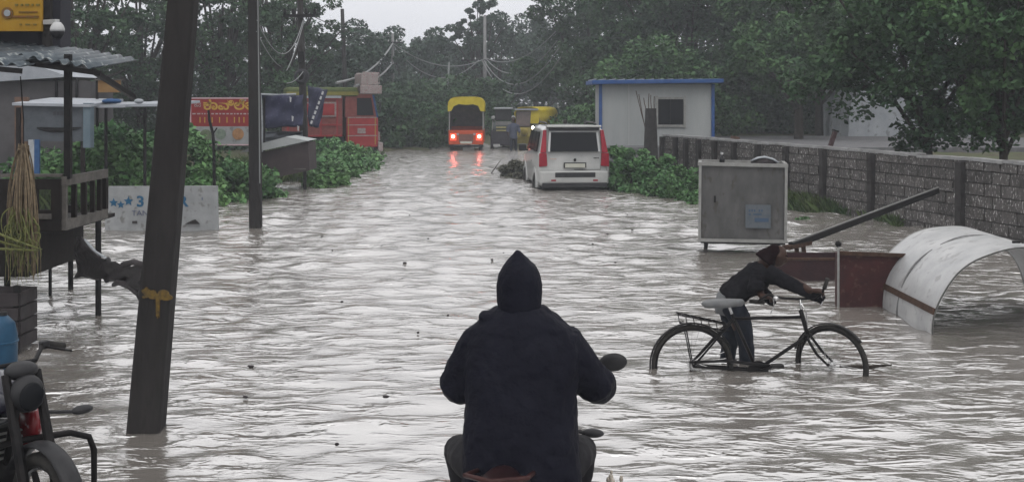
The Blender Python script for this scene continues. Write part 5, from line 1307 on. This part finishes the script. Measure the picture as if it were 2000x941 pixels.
# muddy splash
mb = MB(); rr = random.Random(12); cx_, cy_ = WX(1198, 5.95), 5.95
for i in range(420):
    a = rr.random(); x = cx_+rr.gauss(0, .038); y = cy_+rr.gauss(0, .07); z = .05+.33*abs(rr.gauss(0, .42))*(1-min(.8, abs(x-cx_)*6)); q = .003+.014*rr.random()**2.5
    mb.ell((x, y, z+.02), (q, q, q*(1.2+rr.random())), nu=6, nv=4)
sp1 = (.42, .38, .33)
for i in range(34):
    x = cx_+rr.gauss(0, .035); y = cy_+rr.gauss(0, .05); mb.tube([(x, y, -.02), (x+rr.gauss(.005, .012), y, .1+rr.random()*.1), (x+rr.gauss(.02, .03), y, .2+rr.random()*.14)], [.022, .013, .002], 6)
tag(mb.build('water_splash', M('muddy_foam', (.3, .26, .21), (.5, .46, .4), 30, .25), smooth=True), 'small muddy splash thrown up beside the rider', 'splash', None, 'stuff')

# ------------------------------------------------------------------ bicycle
Yb = 9.95; sc = F/Yb
def B(px, py, dy=0): return P(px, py, Yb)+Vector((0, dy, 0))
t = thing('bicycle', 'black roadster bicycle with rear carrier standing hub deep in the water', 'bicycle', (WX(1470, Yb), Yb, CH-.04))
def bwheel(c, r, yaw, name='wheel'):
    m = Matrix.Translation(c) @ Matrix.Rotation(yaw, 4, 'Z')
    w_ = MB().tube(arc((0, 0, 0), r-.018, 0, 6.283*(1-1/44), 43, 'xz'), .019, 8, closed=True).xf(m).build(name, rubber, t, smooth=True)
    MB().tube(arc((0, 0, 0), r-.042, 0, 6.283*(1-1/44), 43, 'xz'), .010, 6, closed=True).xf(m).build('rim', steel, w_, smooth=True)
    mb = MB()
    for k in range(32):
        a = k*math.pi/16; s = .03 if k % 2 else -.03; mb.tube([(0.02*math.cos(a+1.2), s, .02*math.sin(a+1.2)), ((r-.045)*math.cos(a), 0, (r-.045)*math.sin(a))], .0016, 3)
    mb.tube([(0, -.05, 0), (0, .05, 0)], .022, 10); mb.xf(m).build('spokes', chrome, w_)
    return w_, m
rhub = B(1352, 713); fhub = B(1624, 712)
rw_, rm = bwheel(rhub, .345, 0); fw_, fm_ = bwheel(fhub, .335, R(-42))
MB().tube(arc((0, 0, 0), .356, R(25), R(190), 22, 'xz'), .03, 8, sy=.22, ref=(0, 1, 0)).xf(rm).build('rear_mudguard', steel, t, smooth=True)
MB().tube(arc((0, 0, 0), .346, R(40), R(165), 20, 'xz'), .028, 8, sy=.22, ref=(0, 1, 0)).xf(fm_).build('front_mudguard', steel, t, smooth=True)
seatc = B(1433, 622); bb = B(1478, 722); ht = B(1566, 612); hbm = B(1578, 655)
fr = MB()
fr.tube([seatc, ht+Vector((.015, 0, -.03))], .014, 8); fr.tube([bb, hbm], .016, 8); fr.tube([seatc+Vector((-.015, 0, .04)), bb], .015, 8); fr.tube([ht+Vector((-.01, 0, .03)), hbm+Vector((.005, 0, -.02))], .019, 8)
for s in (-1, 1): fr.tube([seatc+Vector((0, s*.02, 0)), rhub+Vector((0, s*.05, 0))], .009, 6); fr.tube([bb+Vector((0, s*.03, 0)), rhub+Vector((0, s*.05, 0))], .010, 6)
fr.build('frame', steel, t, smooth=True)
fk = MB(); ax = Matrix.Rotation(R(-42), 3, 'Z') @ Vector((0, .055, 0))
for s in (-1, 1): fk.tube([hbm+ax*s*.6, hbm.lerp(fhub, .6)+ax*s+Vector((-.02, 0, 0)), fhub+ax*s], [.012, .012, .009], 8)
fk.bar(hbm-ax*.8, hbm+ax*.8, .03); fk.build('fork', steel, t, smooth=True)
MB().tube([B(1490, 590), B(1480, 588), B(1500, 575), B(1528, 582), B(1565, 584), B(1590, 578, -.08), B(1597, 568, -.14), B(1602, 540, -.2)], .011, 8).build('handlebar', steel, t, smooth=True)
MB().tube([ht+Vector((0, 0, 0)), B(1563, 584)], .012, 8).build('stem', chrome, t, smooth=True)
MB().tube([B(1600, 556, -.17), B(1603, 537, -.21)], .018, 10).build('grip', rubber, t, smooth=True)
MB().tube([B(1492, 590), B(1470, 592, .1)], .018, 10).build('grip', rubber, t, smooth=True)
for a_, b_, c_ in ((B(1598, 570, -.1), B(1601, 585, -.1), B(1597, 592, -.1)), (B(1510, 582), B(1512, 598), B(1505, 612))): MB().tube([a_, b_, c_], .005, 5).build('brake_lever', chrome, t)
MB().ell(B(1514, 581, -.03), (.028, .028, .022)).build('bell', chrome, t, smooth=True)
MB().tube([B(1563, 590), B(1572, 605, -.04), B(1578, 650)], .006, 5).build('brake_rod', chrome, t)
sd = MB(); sd.loft([((0, 0, 0), .15, .085, .9), ((0, 0, .03), .17, .1, .9), ((.01, 0, .055), .14, .08, .9)], 20)
for i, v_ in enumerate(sd.v):
    x_, y_, z_ = v_; k = 1-.6*max(0, (x_+.02)/.19); sd.v[i] = (x_*1.1, y_*max(.25, k), z_+.04*x_)
sd.xf(Matrix.Translation(B(1412, 598))).build('saddle', M('saddle_cover', (.1, .103, .106), (.15, .153, .156), 8, .5), t, smooth=True)
MB().tube([B(1425, 600), seatc], .012, 8).build('seat_post', chrome, t)
ca = MB()
c0, c1 = B(1322, 612), B(1418, 632)
for s in (-.07, 0, .07): ca.tube([c0+Vector((0, s, 0)), c1+Vector((0, s*.6, 0))], .005, 5)
for k in range(8): p_ = c0.lerp(c1, k/7); ca.tube([p_+Vector((0, -.07, 0)), p_+Vector((0, .07, 0))], .004, 5)
for k in range(7): p_ = c0.lerp(c1, k/6.5); ca.tube([p_+Vector((0, -.07, 0)), p_+Vector((.012, -.07, -.06)), p_+Vector((.05, -.07, -.055))], .0045, 5)
ca.tube([c0+Vector((.01, -.07, -.065)), c1+Vector((-.0, -.05, -.05))], .006, 5)
for s in (-1, 1): ca.tube([B(1338, 640)+Vector((0, s*.07, 0)), rhub+Vector((0, s*.06, 0))], .006, 5); ca.tube([B(1414, 640)+Vector((0, s*.05, 0)), rhub+Vector((0, s*.06, .01))], .005, 5)
ca.build('carrier', steel, t)
cr_ = MB(); cr_.disc(bb+Vector((0, -.05, 0)), .09, .006, 'y', 28); cr_.bar(bb+Vector((0, -.075, 0)), bb+Vector((0, .075, 0)), .02); cr_.bar(bb+Vector((0, -.07, 0)), bb+Vector((.15, -.07, .06)), .02); cr_.bar(bb+Vector((0, .07, 0)), bb+Vector((-.15, .07, -.06)), .02); cr_ = cr_.build('crankset', steel, t)
for sx, sy in ((.15, -.12), (-.15, .12)): MB().box(bb+Vector((sx, sy, .06 if sx > 0 else -.06)), (.09, .08, .025)).build('pedal', rubber, cr_)
MB().tube([bb+Vector((.1, -.06, .05)), rhub.lerp(bb, .5)+Vector((0, -.06, .07)), rhub+Vector((-.03, -.06, .04)), rhub+Vector((-.03, -.06, -.04)), bb+Vector((.1, -.06, -.07))], .012, 6, closed=True).build('chain_guard', steel, t, smooth=True)
MB().tube([rhub+Vector((0, .06, 0)), B(1352, 745, .1), B(1350, 770, .14)], .008, 6).build('side_stand', steel, t)
# stick lying in the water by the front wheel
tag(MB().tube([P(1640, 716, 10.05), P(1700, 716, 10.0), P(1742, 712, 9.95)], [.012, .016, .006], 6).build('twig', bark), 'thin dark twig floating by the front wheel of the bicycle', 'twig')

# ------------------------------------------------------------------ person pushing the bicycle
Yw = 10.3
def W(px, py, dy=0): return P(px, py, Yw)+Vector((0, dy, 0))
t = thing('person', 'person in dark jacket and cap bent forward pushing the bicycle', 'person', (WX(1450, Yw), Yw, CH))
b = MB(); hd_ = W(1512, 499)
face(b, hd_+Vector((.03, -.01, .0)), (1, -.1, -.5), .84, up=(.45, 0, 1)); b.tube([W(1488, 520), W(1502, 508)], [.058, .05], 10)
b.tube([W(1428, 578), W(1455, 552), W(1488, 528)], [.085, .09, .085], 14, sy=1.1)
rh2 = B(1592, 568, -.1); lh2 = B(1500, 586, .06)
b.tube([W(1500, 530, -.12), W(1545, 545, -.3), rh2+Vector((-.05, .02, .01))], [.05, .042, .027], 10)
b.tube([W(1490, 530, .12), W(1484, 562, .05), lh2+Vector((-.04, 0, .02))], [.05, .042, .027], 10)
fingers(b, rh2+Vector((-.01, 0, .02)), (0, 1, 0), (1, 0, 0), (0, 0, 1), L=.075, r=.008)
fingers(b, lh2+Vector((-.01, 0, .02)), (0, 1, 0), (1, 0, 0), (0, 0, 1), L=.075, r=.008)
b.tube([W(1425, 590, -.08), W(1450, 655, -.1), W(1462, 725, -.1), W(1462, 760, -.1)], [.085, .06, .045, .035], 10)
b.tube([W(1425, 590, .1), W(1437, 660, .12), W(1418, 725, .12), W(1414, 762, .12)], [.085, .06, .045, .035], 10)
b.ell(W(1476, 770, -.1), (.12, .045, .035)); b.ell(W(1428, 772, .12), (.12, .045, .035))
b.build('body', skin, t, remesh=.012, smooth_it=1)
c = MB()
c.tube([W(1420, 584), W(1436, 570), W(1458, 554), W(1482, 536), W(1496, 526)], [.105, .116, .12, .122, .085], 18, sy=1.4)
c.tube([W(1492, 528, -.14), W(1522, 541, -.24), W(1548, 552, -.34), W(1584, 571, -.42)], [.078, .066, .056, .042], 12)
c.v = [(v_[0], v_[1]+.0, v_[2]) for v_ in c.v]
c.tube([W(1488, 530, .14), W(1480, 552, .14), W(1487, 568, 0), W(1495, 578, -.25)], [.075, .065, .056, .045], 12)
c.tube([W(1470, 536, -.17), W(1462, 552, -.22), W(1480, 548, -.26)], [.06, .06, .045], 10)
c.build('jacket', darkshirt, t, remesh=.012, smooth_it=2, wrinkle=.03, wscale=.07)
MB().tube([W(1402, 590), W(1425, 594), W(1450, 590)], [.1, .115, .1], 16, sy=1.2, ref=(0, 0, 1)).build('shirt_hem', M('hem', (.12, .125, .13), (.16, .165, .17), 8, .9), t, smooth=True).scale = (1, 1, 1)
c = MB()
c.tube([W(1424, 590, -.07), W(1443, 620, -.09), W(1452, 660, -.1), W(1455, 700, -.1), W(1458, 750, -.1)], [.105, .092, .075, .065, .06], 14)
c.tube([W(1424, 590, .09), W(1436, 640, .12), W(1428, 690, .12), W(1420, 750, .12)], [.105, .085, .07, .062], 14)
c.build('trousers', denim, t, remesh=.012, smooth_it=2, wrinkle=.02, wscale=.07)
h = MB(); h.ell(hd_+Vector((-.0, 0, .018)), (.08, .076, .08), (0, .3, 0), 20, 12); h.ell(hd_+Vector((.075, 0, .012)), (.06, .062, .012), (0, .45, 0)); h.tube([W(1492, 510), W(1500, 500), W(1506, 490)], [.1, .09, .06], 12)
h.build('cap', maroonshirt, t, remesh=.011, smooth_it=1)
# floating bits
mb = MB(); rr = random.Random(21)
for i in range(22):
    px_ = rr.uniform(330, 1300); py_ = rr.choice([rr.uniform(400, 520), rr.uniform(440, 880)]); Yq_ = F*CAMH/(py_-HY); q_ = .008+.012*rr.random()
    mb.ell((WX(px_, Yq_), Yq_, .02), (q_*1.8, q_, .012), (0, 0, rr.random()*3), 7, 5)
tag(mb.build('litter', tarpd), 'tiny dark leaves and bits drifting on the flood water', 'debris', None, 'stuff')
#END
# ------------------------------------------------------------------ haze
HZ = .0014
hm = bpy.data.materials.new('haze'); hm.use_nodes = True; ht_ = hm.node_tree; ht_.nodes.clear()
o_ = ht_.nodes.new('ShaderNodeOutputMaterial'); pv = ht_.nodes.new('ShaderNodeVolumePrincipled')
pv.inputs['Color'].default_value = (.8, .84, .9, 1); pv.inputs['Density'].default_value = HZ; pv.inputs['Anisotropy'].default_value = .2
ht_.links.new(pv.outputs[0], o_.inputs['Volume'])
if HZ > 0: tag(MB().box((0, 115, 6.5), (560, 380, 16)).build('haze', hm), 'pale rainy haze over the flooded road', 'haze', None, 'stuff')
